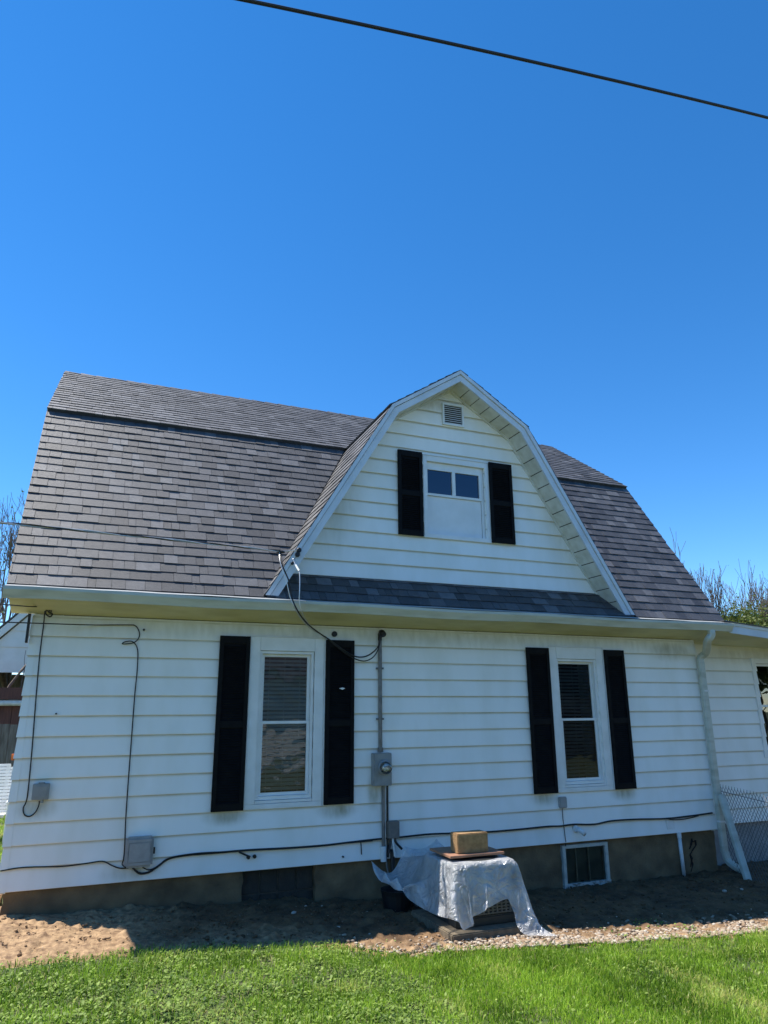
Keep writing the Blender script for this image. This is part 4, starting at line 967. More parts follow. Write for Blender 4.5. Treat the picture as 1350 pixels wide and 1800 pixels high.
for side in range(4):
    mb = MB(); nz_ = 15; za, zb = PT+.095, at-.055
    for i in range(nz_):
        z = za+(zb-za)*i/nz_; h = (zb-za)/nz_*.52
        if side == 0: mb.box(ax0+.05, ax1-.05, ay0+.004, ay0+.016, z, z+h)
        elif side == 1: mb.box(ax0+.004, ax0+.016, ay0+.05, ay1-.05, z, z+h)
        elif side == 2: mb.box(ax1-.016, ax1-.004, ay0+.05, ay1-.05, z, z+h)
        else: mb.box(ax0+.05, ax1-.05, ay1-.016, ay1-.004, z, z+h)
    for j in range(1, 12):
        f = j/12
        if side == 0: x = ax0+.05+(ax1-ax0-.1)*f; mb.box(x-.009, x+.009, ay0+.001, ay0+.018, za, zb)
        elif side == 1: y = ay0+.05+(ay1-ay0-.1)*f; mb.box(ax0+.001, ax0+.018, y-.009, y+.009, za, zb)
        elif side == 2: y = ay0+.05+(ay1-ay0-.1)*f; mb.box(ax1-.018, ax1-.001, y-.009, y+.009, za, zb)
        else: x = ax0+.05+(ax1-ax0-.1)*f; mb.box(x-.009, x+.009, ay1-.018, ay1-.001, za, zb)
    mb.build('louvre_panel', M['accab'], ac)
MB().lathe((4.44, -1.24, at+.001), (0, 0, 1), [(.30, 0), (.29, .012), (.2, .022), (.06, .026)], 28).build('fan_guard', M['acbase'], ac)
ln = thing('refrigerant_line', (4.2, -.35, -.45), 'dark pipes running from the wall to the air conditioner behind the sheet', 'pipe')
q = P(690, 1500, -.05)
MB().tube(smooth_path([(q.x, -.05, .1), (q.x, -.08, -.15), (q.x+.05, -.25, -.32), (q.x+.12, -.6, -.36), (4.14, -.90, -.28)], 6), .028, 8).build('insulated_line', M['rubber'], ln, smooth=True)
MB().tube(smooth_path([(q.x-.08, -.04, .05), (q.x-.07, -.07, -.12), (q.x, -.12, -.30), (q.x+.10, -.5, -.41)], 6), .010, 6).build('copper_line', M['weathered'], ln, smooth=True)
MB().box(q.x+.03, q.x+.055, -.20, -.175, -.5, -.05).build('support_post', M['brownbox'], ln)
tubo = MB(); tubo.lathe((3.97, -.42, -.45), (0, 0, 1), [(.15, 0), (.175, .17), (.19, .22), (.175, .22), (.14, .05)], 20)
tag(tubo.build('plant_tub', M['rubber'], None, smooth=False), 'dark plastic tub standing behind the air conditioner by the wall', 'tub')

board = MB().box(4.105, 4.725, -1.465, -.98, .233, .256).build('plywood_board', M['ply'], None, bevel=.003); tag(board, 'reddish brown board lying on the plastic sheet', 'board')
blk = MB().box(4.222, 4.575, -1.405, -1.235, .2565, .443).build('tan_brick_block', M['brick'], None, bevel=.008); tag(blk, 'tan concrete block weighing down the board on the air conditioner', 'block')
# poly sheet: position based cloth dropped over the unit
def drape():
    nu, nv = 66, 60; x0_, x1_, y0_, y1_ = 3.54, 5.34, -2.14, -.45
    U_, V_ = np.meshgrid(np.linspace(x0_, x1_, nu), np.linspace(y0_, y1_, nv))
    hem = np.interp(U_, [3.54, 3.70, 3.84, 3.90, 3.95, 4.07, 4.20, 4.45, 4.70, 4.79, 4.88, 5.02, 5.34], [-.95, -1.0, -1.18, -1.60, -2.05, -2.17, -2.19, -2.10, -1.95, -1.90, -2.02, -2.20, -2.26])+.05*(fbm(U_*7, U_*0+.3, 92, 3)-.5)
    tt = (V_-y0_)/(y1_-y0_); V_ = hem+(y1_+.05*(fbm(U_*5, U_*0, 95, 3)-.5)-hem)*tt
    rt = 5.24+.10*(fbm(V_*6, V_*0, 93, 3)-.5)-.10*(tt > .45)
    U_ = x0_+(U_-x0_)*(rt-x0_)/(x1_-x0_)
    Pn = np.stack([U_, V_, np.full_like(U_, .30)+.02*(fbm(U_*6, V_*6, 71)-.5)], -1); Pv = Pn.copy()
    du = (x1_-x0_)/(nu-1); dv_ = (y1_-y0_)/(nv-1)
    r_ = np.random.default_rng(4)
    def rest(a, b): return np.linalg.norm(b-a, axis=-1, keepdims=True)
    RU = rest(Pn[:, :-1], Pn[:, 1:]); RV = rest(Pn[:-1], Pn[1:]); RD = rest(Pn[:-1, :-1], Pn[1:, 1:]); RE = rest(Pn[:-1, 1:], Pn[1:, :-1])
    # held points: the rear left of the sheet is caught at the wall, the middle lies under the board
    iu = lambda x: int(round((x-x0_)/du)); iv = lambda y: int(round((y-y0_)/dv_))
    pins = {}
    for (u, v, tgt) in ((x0_, y1_, P(648, 1506, -.16)), (x0_+.02, y1_-.30, P(672, 1522, -.50)), (x0_+.10, y1_-.52, P(698, 1534, -.75)), (4.05, y1_, P(707, 1479, -.12)), (4.42, y1_, P(765, 1465, -.14)), (4.75, y1_, P(790, 1474, -.2)), (x0_+.30, y1_-.70, P(724, 1547, -.98))):
        pins[np.unravel_index(np.argmin((U_-u)**2+(V_-v)**2), U_.shape)] = np.array(tgt)
    held = (U_ > 4.13) & (U_ < 4.70) & (V_ > -1.44) & (V_ < -1.0)
    def sat(a, b, rest, k=1.0):
        d = b-a; L = np.linalg.norm(d, axis=-1, keepdims=True)+1e-9; c = d*(.5*k*(L-rest)/L); a += c; b -= c
    for step in range(150):
        vel = (Pn-Pv)*.93; Pv = Pn.copy(); Pn = Pn+vel; Pn[..., 2] -= .0011
        if step < 90: Pn += (r_.random(Pn.shape)-.5)*.0012
        for _ in range(7):
            for s in (0, 1):
                sat(Pn[:, s:-1:2][:, :Pn[:, s+1::2].shape[1]], Pn[:, s+1::2], RU[:, s::2])
                sat(Pn[s:-1:2][:Pn[s+1::2].shape[0]], Pn[s+1::2], RV[s::2])
            for s in (0, 1):
                a = Pn[s:-1:2, :-1][:Pn[s+1::2].shape[0]]; b = Pn[s+1::2, 1:]; q_ = RD[s::2]; sat(a[:, ::2], b[:, ::2], q_[:, ::2], .6); sat(a[:, 1::2], b[:, 1::2], q_[:, 1::2], .6)
                a = Pn[s:-1:2, 1:][:Pn[s+1::2].shape[0]]; b = Pn[s+1::2, :-1]; q_ = RE[s::2]; sat(a[:, ::2], b[:, ::2], q_[:, ::2], .6); sat(a[:, 1::2], b[:, 1::2], q_[:, 1::2], .6)
            f = min(1, step/60)
            for k_, t_ in pins.items(): Pn[k_] += (t_-Pn[k_])*f*.5
            # collide with the unit
            X, Y, Z = Pn[..., 0], Pn[..., 1], Pn[..., 2]; e = .012
            fl_ = e+.24*np.clip(at-Z, 0, .5)
            ins = (X > ax0-fl_*.8) & (X < ax1+fl_*.6) & (Y > ay0-fl_) & (Y < ay1+e) & (Z < at+e)
            dx0, dx1, dy0, dy1, dz = X-(ax0-fl_*.8), (ax1+fl_*.6)-X, Y-(ay0-fl_), (ay1+e)-Y, (at+e)-Z
            mn = np.minimum.reduce([dx0, dx1, dy0, dy1, dz])
            for cond, ax_, val in ((dz, 2, at+e+0*Z), (dx0, 0, ax0-fl_*.8), (dx1, 0, ax1+fl_*.6), (dy0, 1, ay0-fl_), (dy1, 1, ay1+e+0*Z)):
                mk = ins & (cond <= mn+1e-9); Pn[..., ax_][mk] = val[mk]
            Pn[..., 2] = np.maximum(Pn[..., 2], gz(Pn[..., 0], Pn[..., 1])+.035)
            pm = (Pn[..., 0] > 3.94) & (Pn[..., 0] < 4.90) & (Pn[..., 1] > -1.77) & (Pn[..., 1] < -.76); Pn[..., 2] = np.where(pm, np.maximum(Pn[..., 2], PT+.01), Pn[..., 2])
            Pn[..., 1] = np.minimum(Pn[..., 1], -.05)
            Pn[..., 2] = np.where(held, np.clip(Pn[..., 2], at+.012, .229), Pn[..., 2])
    keep = np.ones((nv-1, nu-1), bool)
    ii = np.arange(nu*nv).reshape(nv, nu); q_ = np.stack([ii[:-1, :-1], ii[:-1, 1:], ii[1:, 1:], ii[1:, :-1]], -1)[keep]
    used = np.unique(q_); remap = -np.ones(nu*nv, int); remap[used] = np.arange(len(used))
    return Pn.reshape(-1, 3)[used], remap[q_]
Vp, Fp = drape()
sheet = fast_mesh('plastic_sheet', Vp, Fp, M['plastic'], smooth=True); tag(sheet, 'clear plastic sheet draped over the air conditioner and blown towards the wall', 'plastic sheet')
sm = sheet.modifiers.new('smooth', 'SUBSURF'); sm.levels = 1; sm.render_levels = 1

# ------------------------------------------------------------------ leaning downspout length, chain link fence
a, b = P(1268, 1398, -.16), G(1317, 1553); b = Vector((b[0], b[1], soil_z(b[0], b[1])+.01)); b.y = -.62; b = P(1316, 1551, -.62)
ld = rect_tube(MB(), [a, a.lerp(b, .5), b], .10, .075).build('loose_downspout', M['gutter']); tag(ld, 'loose white downspout length leaning beside the corner downspout', 'downspout')
cf = thing('chain_link_fence', (9.6, -.05, -.5), 'dark chain link fence end standing in front of the addition', 'fence')
f0 = P(1266, 1381, -.06); ftop = f0.z
f1 = min((P(1350, 1400, -y_*.02) for y_ in range(0, 140)), key=lambda q: abs(q.z-ftop)); f1.z = ftop
fdir = (f1-f0).normalized(); fl = (f1-f0).length*1.9; fbot = -.60; pitch = .088; h = ftop-fbot
mb2 = MB()
def fpt(a, z, o=0.0): return (f0.x+fdir.x*a+fdir.y*o, f0.y+fdir.y*a-fdir.x*o, z)
for i in range(-20, int(fl/pitch)+20):
    for s_ in (1, -1):
        a0, a1 = i*pitch, i*pitch+s_*h; t0, t1 = 0.0, 1.0
        for lim_, sg in ((0, 1), (fl, -1)):
            d0 = (a0-lim_)*sg; d1 = (a1-lim_)*sg
            if d0 < 0 and d1 < 0: t0 = 2; break
            if d0 < 0: t0 = max(t0, d0/(d0-d1))
            elif d1 < 0: t1 = min(t1, d0/(d0-d1))
        if t0 >= t1: continue
        mb2.tube([fpt(a0+(a1-a0)*t, ftop-h*t, .002*s_) for t in (t0, t1)], .0030, 4)
for i in range(int(fl/pitch)):    # twisted barbs along the top
    mb2.tube([fpt(i*pitch, ftop-.004), fpt(i*pitch+.008, ftop+.022)], .003, 4)
mb2.build('wire_mesh', M['chain'], cf)
MB().tube([fpt(0, ftop-.075, .006), fpt(fl, ftop-.075, .006)], .004, 5).build('tension_wire', M['chain'], cf)
MB().tube([fpt(-.02, -.7), fpt(-.02, ftop)], .012, 8).build('tension_bar', M['chain'], cf)

# ------------------------------------------------------------------ stones, gravel, grass
stone_me = []
def blob(seed, sub=1):
    bm = bmesh.new(); bmesh.ops.create_icosphere(bm, subdivisions=sub, radius=1); rr = random.Random(seed)
    for v in bm.verts: v.co *= rr.uniform(.8, 1.15)
    V_ = np.array([v.co[:] for v in bm.verts]); F_ = np.array([[v.index for v in f.verts] for f in bm.faces]); bm.free(); return V_, F_
blobs = [blob(s) for s in range(5)]
Vs, Fs, Ms, off = [], [], [], 0
def add_stone(x, y, r, z=None, dark=False):
    global off
    V_, F_ = random.choice(blobs); a = random.random()*6.28; ca, sa = math.cos(a), math.sin(a)
    s = np.array([r*random.uniform(.8, 1.4), r*random.uniform(.7, 1.1), r*random.uniform(.5, .8)])
    v = V_*s; v = np.stack([v[:, 0]*ca-v[:, 1]*sa, v[:, 0]*sa+v[:, 1]*ca, v[:, 2]], 1)+[x, y, (soil_z(x, y) if z is None else z)+.008]
    Vs.append(v); Fs.append(F_+off); Ms.append(np.full(len(F_), 2 if dark and random.random() < .9 else random.choices(range(4), [.38, .3, .18, .14])[0])); off += len(v)
ng = 0
while ng < 5200:
    x = random.uniform(3.0, 10.5); e = float(edge_y(x)); y = e+abs(random.gauss(.06, .23))-.03
    if y > -.5 or (4.0 < x < 5.0 and -1.6 < y < -.65): continue
    if random.random() > np.interp(x, [3.0, 3.8, 4.6, 8, 10.5], [.12, .55, 1, .9, .6]): continue
    add_stone(x, y, random.choice([.008, .010, .012, .015, .019, .024])*random.uniform(.8, 1.15)); ng += 1
for _ in range(420):
    x = random.uniform(-.5, 10.5); e = float(edge_y(x)); y = random.uniform(e+.05, -.05)
    add_stone(x, y, random.uniform(.004, .010), dark=True)  # stones in the shaded bed are coloured darker for the shade
GV = (Vs, Fs, Ms); Vs, Fs, Ms, off = [], [], [], 0
for _ in range(3200):
    x = random.uniform(-.9, 10.5); e = float(edge_y(x)); y = e+.04+(-.03-e-.04)*random.random()
    if 3.96 < x < 4.89 and -1.75 < y < -.78: continue
    if x < 1.4 and random.random() < .6: continue
    add_stone(x, y, random.choice([.006, .008, .010, .013, .018])*random.uniform(.8, 1.2))
tag(fast_mesh('soil_clods', np.concatenate(Vs), np.concatenate(Fs), M['soil'], attr=np.concatenate([np.full(len(v), np.clip(2.6-v[0, 0]*1.5, 0, 1)) for v in Vs])), 'loose brown soil crumbs scattered over the bed', 'soil', kind='stuff')  # crumbs carry the same painted sunlit tint as the bed
Vs, Fs, Ms = GV
gravel = fast_mesh('gravel', np.concatenate(Vs), np.concatenate(Fs), STONES, midx=np.concatenate(Ms)); tag(gravel, 'tan pea gravel strewn along the edge of the lawn', 'gravel', kind='stuff')
for px, py, r, lab in ((1274, 1570, .028, 'round white stone on the dark soil below the leaning downspout'), (1304, 1567, .024, 'flat pale stone beside the round white stone'), (516, 1609, .026, 'pale round stone on the shaded soil below the block infill'), (537, 1596, .014, 'tiny white pebble by the foundation, in front of the block infill'), (566, 1596, .014, 'tiny white pebble by the foundation, just past the block infill')):
    q = G(px, py); V_, F_ = blobs[len(lab) % 5]
    tag(fast_mesh('stone', V_*[r*1.15, r, r*.75]+[q[0], q[1], q[2]+r*.5+.01], F_, STONES[3], smooth=True), lab, 'stone')

def in_view_margin(x, y, m=620):
    z = gz(x, y); d = np.stack([x, y, z], -1)-CPOS; w_ = d@_fw
    px = 675+CF*(d@CR)/w_; return (w_ > 1) & (px > -m) & (px < 1350+m)
def blades(n, xr, yr, hmin, hmax, wid, dens, seed, lean=.5):
    r = np.random.default_rng(seed); x = r.uniform(*xr, n); y = r.uniform(*yr, n)
    k = dens(x, y, r); x, y = x[k], y[k]; n = len(x)
    patch = fbm(x*1.6, y*1.6, seed+9, 3)
    h = r.uniform(hmin, hmax, n)*(.65+.7*patch); a = r.uniform(0, 6.283, n); ln_ = r.uniform(.1, 1, n)*lean*h; b = r.uniform(0, 6.283, n)
    w_ = wid*r.uniform(.7, 1.3, n)
    z = gz(x, y)-.004
    dx, dy = np.cos(a)*w_/2, np.sin(a)*w_/2; lx, ly = np.cos(b)*ln_, np.sin(b)*ln_
    V_ = np.empty((n, 5, 3))
    V_[:, 0] = np.stack([x-dx, y-dy, z], 1); V_[:, 1] = np.stack([x+dx, y+dy, z], 1)
    V_[:, 2] = np.stack([x-dx*.8+lx*.4, y-dy*.8+ly*.4, z+h*.6], 1); V_[:, 3] = np.stack([x+dx*.8+lx*.4, y+dy*.8+ly*.4, z+h*.6], 1)
    V_[:, 4] = np.stack([x+lx, y+ly, z+h*(1-.25*ln_/h)], 1)
    o = np.arange(n)[:, None]*5
    F_ = np.concatenate([o+[0, 1, 3], o+[0, 3, 2], o+[2, 3, 4]])
    dry = (r.random(n) < .05)
    t = np.clip(.02+.85*fbm(x*2.3, y*2.3, seed+1, 4)+r.normal(0, .17, n), 0, .8); t = np.where(dry | (r.random(n) < .5*np.clip(fbm(x*1.9+7, y*1.9, 131, 3)-.58, 0, 1)*6), r.uniform(.82, 1, n), t)
    return V_.reshape(-1, 3), F_, np.repeat(t, 5)
def dens_lawn(x, y, r):
    e = edge_y(x); d = e-y
    k = (d > -.02-.10*r.random(len(x))) & in_view_margin(x, y)
    cov = np.clip(.25+2.6*d, 0, 1)*np.where(fbm(x*2.2, y*2.2, 55, 3) < .36, .45, 1)
    thin = np.where((x < 3.2), .50+.18*np.clip((x-1.0)/2.2, 0, 1), 1.0)
    far = np.clip((-y)/1.5, .6, 1)
    return k & (r.random(len(x)) < cov*thin*far)
V1, F1, T1 = blades(540000, (-4.6, 11.5), (-5.4, -.9), .036, .080, .0055, dens_lawn, 101, .75)
def dens_side(x, y, r): return (r.random(len(x)) < np.where(y < 1.75, np.clip((-1.75-x)/.5, 0, 1), 1)) & (x < -.12)
V3, F3, T3 = blades(70000, (-6.5, -.1), (-1.4, 9.2), .035, .075, .0085, dens_side, 141, .75)
F1 = np.concatenate([F1, F3+len(V1)]); V1 = np.concatenate([V1, V3]); T1 = np.concatenate([T1, T3])
grass = fast_mesh('lawn_grass', V1, F1, M['grass'], attr=T1); tag(grass, 'bright green mown lawn grass in front of the house', 'grass', kind='stuff')
def clover(n, seed):
    r = np.random.default_rng(seed); x = r.uniform(-4.6, 11.5, n); y = r.uniform(-5.4, -.6, n)
    e = edge_y(x); d = e-y; c = fbm(x*1.7+4, y*1.7, 66, 3)
    pk = np.where(x < 3.2, .85, .18)*np.clip(.3+2*d, 0, 1)*np.where(c > .45, 1, .35)
    tuft = (d > -.75) & (fbm(x*3.2, y*3.2, 77, 2) > .74)
    k = in_view_margin(x, y) & (((d > -.03) & (r.random(n) < pk)) | (tuft & (r.random(n) < .35) & (y > e) & (y < -.9) & (x > 3.3)))
    x, y = x[k], y[k]; n = len(x); z = gz(x, y)+r.uniform(.008, .042, n)
    a = r.uniform(0, 6.283, n); s = r.uniform(.006, .0135, n); tx, ty = r.normal(0, .35, n), r.normal(0, .35, n)
    V_ = np.empty((n, 6, 3))
    for j in range(6):
        an = a+j*math.pi/3; ex = np.cos(an)*s*(1.25 if j % 3 == 0 else .85); ey_ = np.sin(an)*s*(1.25 if j % 3 == 0 else .85)
        V_[:, j] = np.stack([x+ex, y+ey_, z+ex*tx+ey_*ty], 1)
    o = np.arange(n)[:, None]*6; F_ = np.concatenate([o+[0, 1, 2], o+[0, 2, 3], o+[0, 3, 4], o+[0, 4, 5]])
    t = np.clip(.2+.6*fbm(x*3, y*3, seed, 3)+r.normal(0, .2, n), 0, 1)
    return V_.reshape(-1, 3), F_, np.repeat(t, 6)
V2, F2, T2 = clover(240000, 201)
cl = fast_mesh('ground_clover', V2, F2, M['clover'], attr=T2); tag(cl, 'low clover and creeping weeds mixed into the lawn edge', 'ground cover', kind='stuff')

# ------------------------------------------------------------------ trees
def grow(mb, p, d, L, r, depth, rr, tips, up=.12, spread=.55, nside=5):
    n = 4; pts = [p]; q = p.copy(); dd = d.copy()
    for i in range(n):
        dd = (dd+Vector((rr.gauss(0, .12), rr.gauss(0, .12), rr.gauss(0, .08)+up))).normalized(); q = q+dd*L/n; pts.append(q.copy())
    mb.tube(pts, [max(r*(1-.45*i/n), .0075) for i in range(n+1)], max(3, nside), caps=False)
    if depth == 0: tips.append((q, dd)); return
    k = rr.choice([2, 3, 3]) if depth > 1 else rr.choice([3, 4])
    for i in range(k):
        f = rr.uniform(.45, 1.0) if i else 1.0; j = min(n, max(1, int(f*n))); base_ = pts[j]
        ax = Vector((rr.gauss(0, 1), rr.gauss(0, 1), rr.gauss(0, .4))).normalized()
        nd_ = (dd+ax*spread*rr.uniform(.6, 1.3)).normalized()
        grow(mb, base_, nd_, L*rr.uniform(.62, .85), r*.55*rr.uniform(.85, 1.1), depth-1, rr, tips, up, spread, nside-1)
def tree(name, base_, h, seed, label, depth=5, stems=1, leaves=0, lsize=.06, r0=None, spread=.55, group=None, radius=None, up=.12, budf=0):
    rr = random.Random(seed); t = thing(name, base_, label, 'tree', group); tips = []; mb = MB(); tr = MB(); b = Vector(base_)
    r0 = r0 or h*.016
    for s in range(stems):
        d = Vector((rr.gauss(0, .28), rr.gauss(0, .28), 1)).normalized() if stems > 1 else Vector((rr.gauss(0, .05), rr.gauss(0, .05), 1)).normalized()
        L = h*(.30 if stems == 1 else .27)
        q = b-Vector((0, 0, .2)); pts = [q+d*L*i/4+Vector((rr.gauss(0, .03), rr.gauss(0, .03), 0)) for i in range(5)]
        tr.tube(pts, [r0*(1.15-.35*i/4) for i in range(5)], 7)
        for _ in range(rr.choice([3, 4]) if stems == 1 else 2):
            ax = Vector((rr.gauss(0, 1), rr.gauss(0, 1), .2)).normalized()
            grow(mb, pts[4], (d+ax*spread).normalized(), h*.23*rr.uniform(.8, 1.15), r0*.62, depth-1, rr, tips, up, spread)
    tr.build('trunk', M['bark'], t, smooth=True); mb.build('branches', M['bark'], t, smooth=True)
    if leaves:
        r = np.random.default_rng(seed); tp = np.array([p[0][:] for p in tips]); n = leaves
        c = tp[r.integers(0, len(tp), n)]+r.normal(0, h*.04 if n > 2000 else .05, (n, 3))
        a = r.normal(0, 1, (n, 3)); a /= np.linalg.norm(a, axis=1, keepdims=True); u = np.cross(a, [0, 0, 1.]); u /= np.linalg.norm(u, axis=1, keepdims=True)+1e-6; w_ = np.cross(a, u)
        s = lsize*r.uniform(.6, 1.4, (n, 1))
        V_ = np.stack([c-u*s, c+w_*s*.6, c+u*s, c-w_*s*.6], 1).reshape(-1, 3); o = np.arange(n)[:, None]*4
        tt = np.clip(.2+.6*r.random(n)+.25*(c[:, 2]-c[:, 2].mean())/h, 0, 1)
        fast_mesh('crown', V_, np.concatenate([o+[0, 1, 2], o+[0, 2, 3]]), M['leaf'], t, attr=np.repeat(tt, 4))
    return t
def gpt(px, y): q = P(px, 1200, y); return (q.x, q.y, -.6)
tree('bare_tree', gpt(1205, 13), 8.2, 3, 'thin bare tree with scattered buds rising tight against the roof edge', 6, 2, 200, .025, .05, up=.22, spread=.42)
tree('bare_tree', gpt(1268, 13), 8.6, 5, 'wide bare multi stemmed tree behind the addition roof', 6, 4, 300, .025, .06, up=.24, spread=.40)
tree('bare_tree', gpt(1325, 14), 8.0, 9, 'bare tree with a slanting limb beyond the addition, farthest from the house', 6, 3, 240, .025, .06, up=.18, spread=.45)
tree('leafy_tree', gpt(1300, 11), 6.6, 21, 'yellow green leafing tree in front of the bare trees', 5, 2, 26000, .048, .09, spread=.6, up=.05)
tree('leafy_tree', gpt(1352, 11.5), 7.1, 22, 'dense olive green tree beyond the end of the addition roof', 5, 2, 28000, .048, .09, spread=.65, up=.05)
tree('leafy_tree', gpt(1262, 12), 6.3, 23, 'low green leafing tree half hidden behind the roof', 5, 2, 24000, .048, .09, spread=.6, up=.05)
tree('bare_tree', gpt(8, 19), 10.6, 31, 'tall bare tree with dark twigs rising behind the roof rake', 6, 1, 200, .05, .12, up=.12, spread=.5)
tree('bare_tree', gpt(-60, 15), 7.4, 33, 'lower bare tree with arching limbs beside the cream gable', 5, 2, 200, .05, .10, up=.05, spread=.6)

# ------------------------------------------------------------------ yard behind the left corner
gar = thing('cream_carport', (-3.2, 16, -.3), 'cream sided carport gable behind the house corner', 'carport')
gy_ = 15.5
pk = (.4, 6.3); ev = (-3.6, 2.95)
z = 3.05; 
while z < 6.2:
    zt = min(z+.48, 6.25)
    xl0, xl1 = pk[0]-(pk[1]-z)*.93+.06, pk[0]-(pk[1]-zt)*.93+.06; xr0, xr1 = 2*pk[0]-xl0, 2*pk[0]-xl1
    mb = MB(); lap_board(mb, xl0, xr0, xl1, xr1, z, zt, gy_); mb.build('siding_board', M['cream'], gar); z += .48
for s in (1, -1):
    e0 = Vector((pk[0]-s*3.6, gy_, pk[1]-3.6/.93)); e1 = Vector((pk[0], gy_, pk[1]))
    MB().hexa([(e0.x, gy_-.12, e0.z), (e1.x, gy_-.12, e1.z), (e1.x, gy_-.12, e1.z+.26), (e0.x, gy_-.12, e0.z+.26)], [(e0.x, gy_-.04, e0.z), (e1.x, gy_-.04, e1.z), (e1.x, gy_-.04, e1.z+.26), (e0.x, gy_-.04, e0.z+.26)]).build('rake_board', M['cream'], gar)
    MB().hexa([(e0.x-s*.1, gy_-.11, e0.z+.24), (e1.x, gy_-.11, e1.z+.27), (e1.x, gy_+6, e1.z+.27), (e0.x-s*.1, gy_+6, e0.z+.18)], [(e0.x-s*.1, gy_-.11, e0.z+.28), (e1.x, gy_-.11, e1.z+.31), (e1.x, gy_+6, e1.z+.31), (e0.x-s*.1, gy_+6, e0.z+.22)]).build('roof', SHINGLE[2], gar)
MB().box(-2.9, 3.7, gy_-.03, gy_+.1, 2.80, 3.12).build('header_beam', M['cream'], gar)
for x in (-2.75, 3.5): MB().box(x-.07, x+.07, gy_-.02, gy_+.09, -.4, 2.80).build('post', M['cream'], gar)
MB().box(-2.8, 3.6, gy_+5.6, gy_+5.7, -.4, 3.0).build('rear_wall', M['weathered'], gar)
tag(MB().tube([(-3.4, 14.6, 1.93), (-1.0, 14.6, 1.93)], .085, 12).build('ribbed_pipe', M['pvc']), 'white ribbed pipe lying along the top of the red brown wall', 'pipe')
rw = thing('red_brown_shed', (-2.5, 15, -.4), 'low red brown board shed in front of the carport', 'shed')
for i in range(11):
    x = -4.0+i*.30; MB().box(x, x+.29, 14.75+.01*random.random(), 14.80, -.4, 1.86).build('board', M['redwood'], rw)
MB().box(-4.1, -.6, 14.5, 15.3, 2.02, 2.34).build('roof_edge', M['redwood'], rw)
MB().box(-4.0, -.7, 14.82, 15.3, -.4, 2.0).build('wall', M['redwood'], rw)
wf = thing('board_fence', (-1.5, 9.5, -.4), 'grey weathered board fence behind the house corner', 'fence')
for i in range(16):
    x = -2.9+i*.145; MB().box(x, x+.138, 9.5+.012*random.random(), 9.53, -.4, 1.40+.03*random.random()).build('board', M['weathered'], wf)
MB().box(-2.95, -.55, 9.535, 9.575, .1, .19).build('rail', M['weathered'], wf); MB().box(-2.95, -.55, 9.535, 9.575, 1.1, 1.19).build('rail', M['weathered'], wf)
# white resin chair
ch = thing('resin_chair', (-.62, 4.9, -.22), 'white resin garden chair with slotted high back beside the house corner', 'chair')
cx0, cyb, cz0 = -.66, 5.0, -.23
ns = 9
for i in range(ns):
    x = cx0-.33+i*.66/(ns-1); 
bk = MB(); n_ = 15
for i in range(n_):
    za = cz0+.38+i*.048; w0 = .36*math.sqrt(max(.05, 1-max(0, (i-8)/7.5)**2.2)); yb_ = cyb+.02+i*.013
    MB().hexa([(cx0-w0, yb_, za), (cx0+w0, yb_, za), (cx0+w0*.99, yb_+.011, za+.040), (cx0-w0*.99, yb_+.011, za+.040)],
              [(cx0-w0, yb_+.02, za), (cx0+w0, yb_+.02, za), (cx0+w0*.99, yb_+.031, za+.040), (cx0-w0*.99, yb_+.031, za+.040)]).build('back_slat', M['resin'], ch)
for s in (-.2, .2): MB().hexa([(cx0+s-.03, cyb+.035, cz0+.3), (cx0+s+.03, cyb+.035, cz0+.3), (cx0+s+.03, cyb+.22, cz0+1.08), (cx0+s-.03, cyb+.22, cz0+1.08)], [(cx0+s-.03, cyb+.055, cz0+.3), (cx0+s+.03, cyb+.055, cz0+.3), (cx0+s+.03, cyb+.24, cz0+1.08), (cx0+s-.03, cyb+.24, cz0+1.08)]).build('back_stile', M['resin'], ch)
for i in range(8):
    y = cyb-.50+i*.062; MB().box(cx0-.27, cx0+.27, y, y+.052, cz0+.36+.004*(7-i), cz0+.38+.004*(7-i)).build('seat_slat', M['resin'], ch)
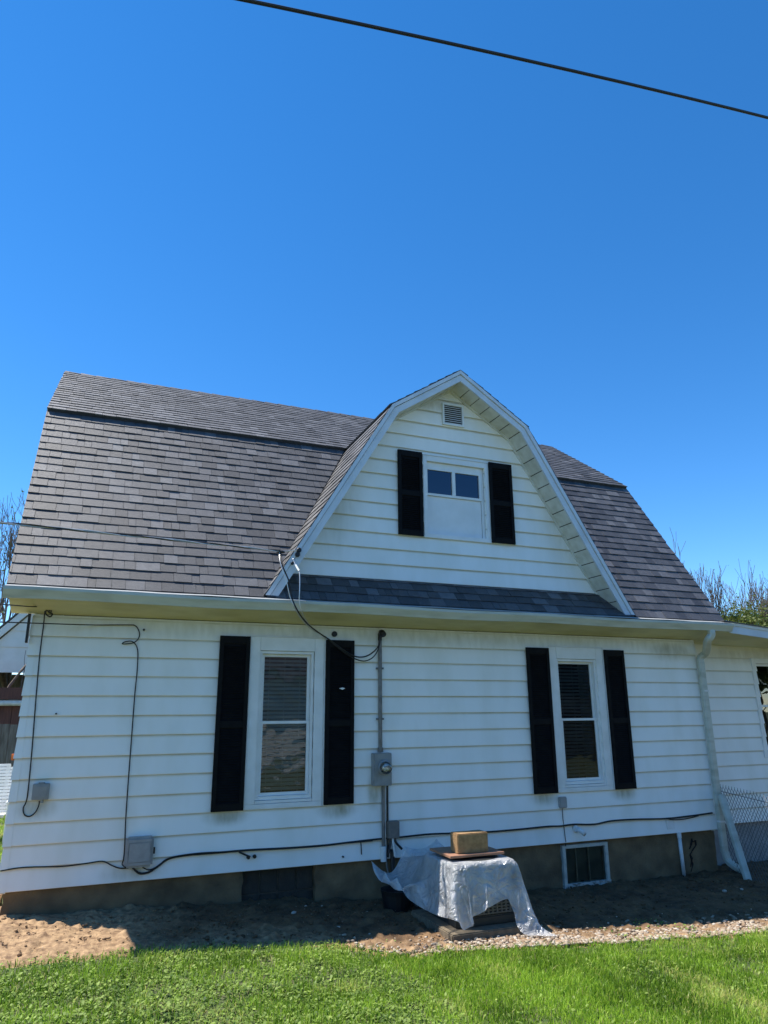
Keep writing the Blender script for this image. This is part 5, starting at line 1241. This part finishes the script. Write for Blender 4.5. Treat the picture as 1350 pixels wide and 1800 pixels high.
for s in (-1, 1):
    MB().box(cx0+s*.33-.05, cx0+s*.33+.05, cyb-.56, cyb+.10, cz0+.56, cz0+.59).build('armrest', M['resin'], ch, bevel=.008)
    MB().hexa([(cx0+s*.33-.03, cyb-.55, cz0), (cx0+s*.33+.03, cyb-.55, cz0), (cx0+s*.33+.03, cyb-.49, cz0), (cx0+s*.33-.03, cyb-.49, cz0)], [(cx0+s*.33-.03, cyb-.50, cz0+.558), (cx0+s*.33+.03, cyb-.50, cz0+.558), (cx0+s*.33+.03, cyb-.42, cz0+.558), (cx0+s*.33-.03, cyb-.42, cz0+.558)]).build('leg', M['resin'], ch)
    MB().hexa([(cx0+s*.31-.03, cyb+.12, cz0), (cx0+s*.31+.03, cyb+.12, cz0), (cx0+s*.31+.03, cyb+.18, cz0), (cx0+s*.31-.03, cyb+.18, cz0)], [(cx0+s*.31-.03, cyb+.0, cz0+.558), (cx0+s*.31+.03, cyb+.0, cz0+.558), (cx0+s*.31+.03, cyb+.08, cz0+.558), (cx0+s*.31-.03, cyb+.08, cz0+.558)]).build('leg', M['resin'], ch)

# ------------------------------------------------------------------ across the lawn, behind the viewer (seen in the window glass)
nb = thing('neighbour_house', (2, -20, -.2), 'white sided neighbouring house across the lawn', 'house')
for k in range(14):
    mb = MB(); pr = [(-17.0+.02, k*.21), (-17.0+.004, k*.21+.22), (-17.03, k*.21+.22), (-17.03, k*.21)]
    mb.prism(pr, 0, -7, 11); mb.build('siding_board', M['siding'], nb)
MB().prism([(-16.5, 2.9), (-20, 5.2), (-23.5, 2.9), (-23.5, 2.8), (-16.5, 2.8)], 0, -7.4, 11.4).build('roof', SHINGLE[2], nb)
MB().box(-7, 11, -23, -17.04, -.3, 2.8).build('core', M['cream'], nb)
ng_ = thing('added_dark_garage', (18.5, -19, -.3), 'unseen dark garage added across the lawn to darken the window reflections', 'garage')  # unseen garage added so the dark window has something dark to reflect
for i in range(24): MB().box(12.5+i*.5, 12.99+i*.5, -17.02+.01*random.random(), -16.95, -.4, 4.2).build('board', M['darkwood'], ng_)
MB().prism([(-16.4, 4.2), (-20, 7.2), (-23.6, 4.2)], 0, 12.2, 24.8).build('roof', SHINGLE[0], ng_)
MB().box(12.5, 24.5, -23, -17.03, -.4, 4.2).build('core', M['redwood'], ng_)
tree('leafy_tree', (25, -12, -.3), 7.0, 61, 'broad leafy tree across the lawn from the addition', 5, 3, 12000, .16, .12, spread=.65, up=.04)

# ------------------------------------------------------------------ look-alikes share a group phrase
GROUPS = {'bare_tree': 'bare trees behind the house', 'leafy_tree': 'leafing trees around the yard', 'cable_anchor': 'black anchors and screws on the wall',
          'ground_cable': 'cables along the lower siding', 'phone_cable': 'cables dropping at the house corner', 'drip_loop_wire': 'service wires at the conduit head', 'stone': 'pale stones on the soil'}
for o in list(bpy.data.objects):
    if o.parent is None and o.name.split('.')[0] in GROUPS and 'group' not in o: o['group'] = GROUPS[o.name.split('.')[0]]
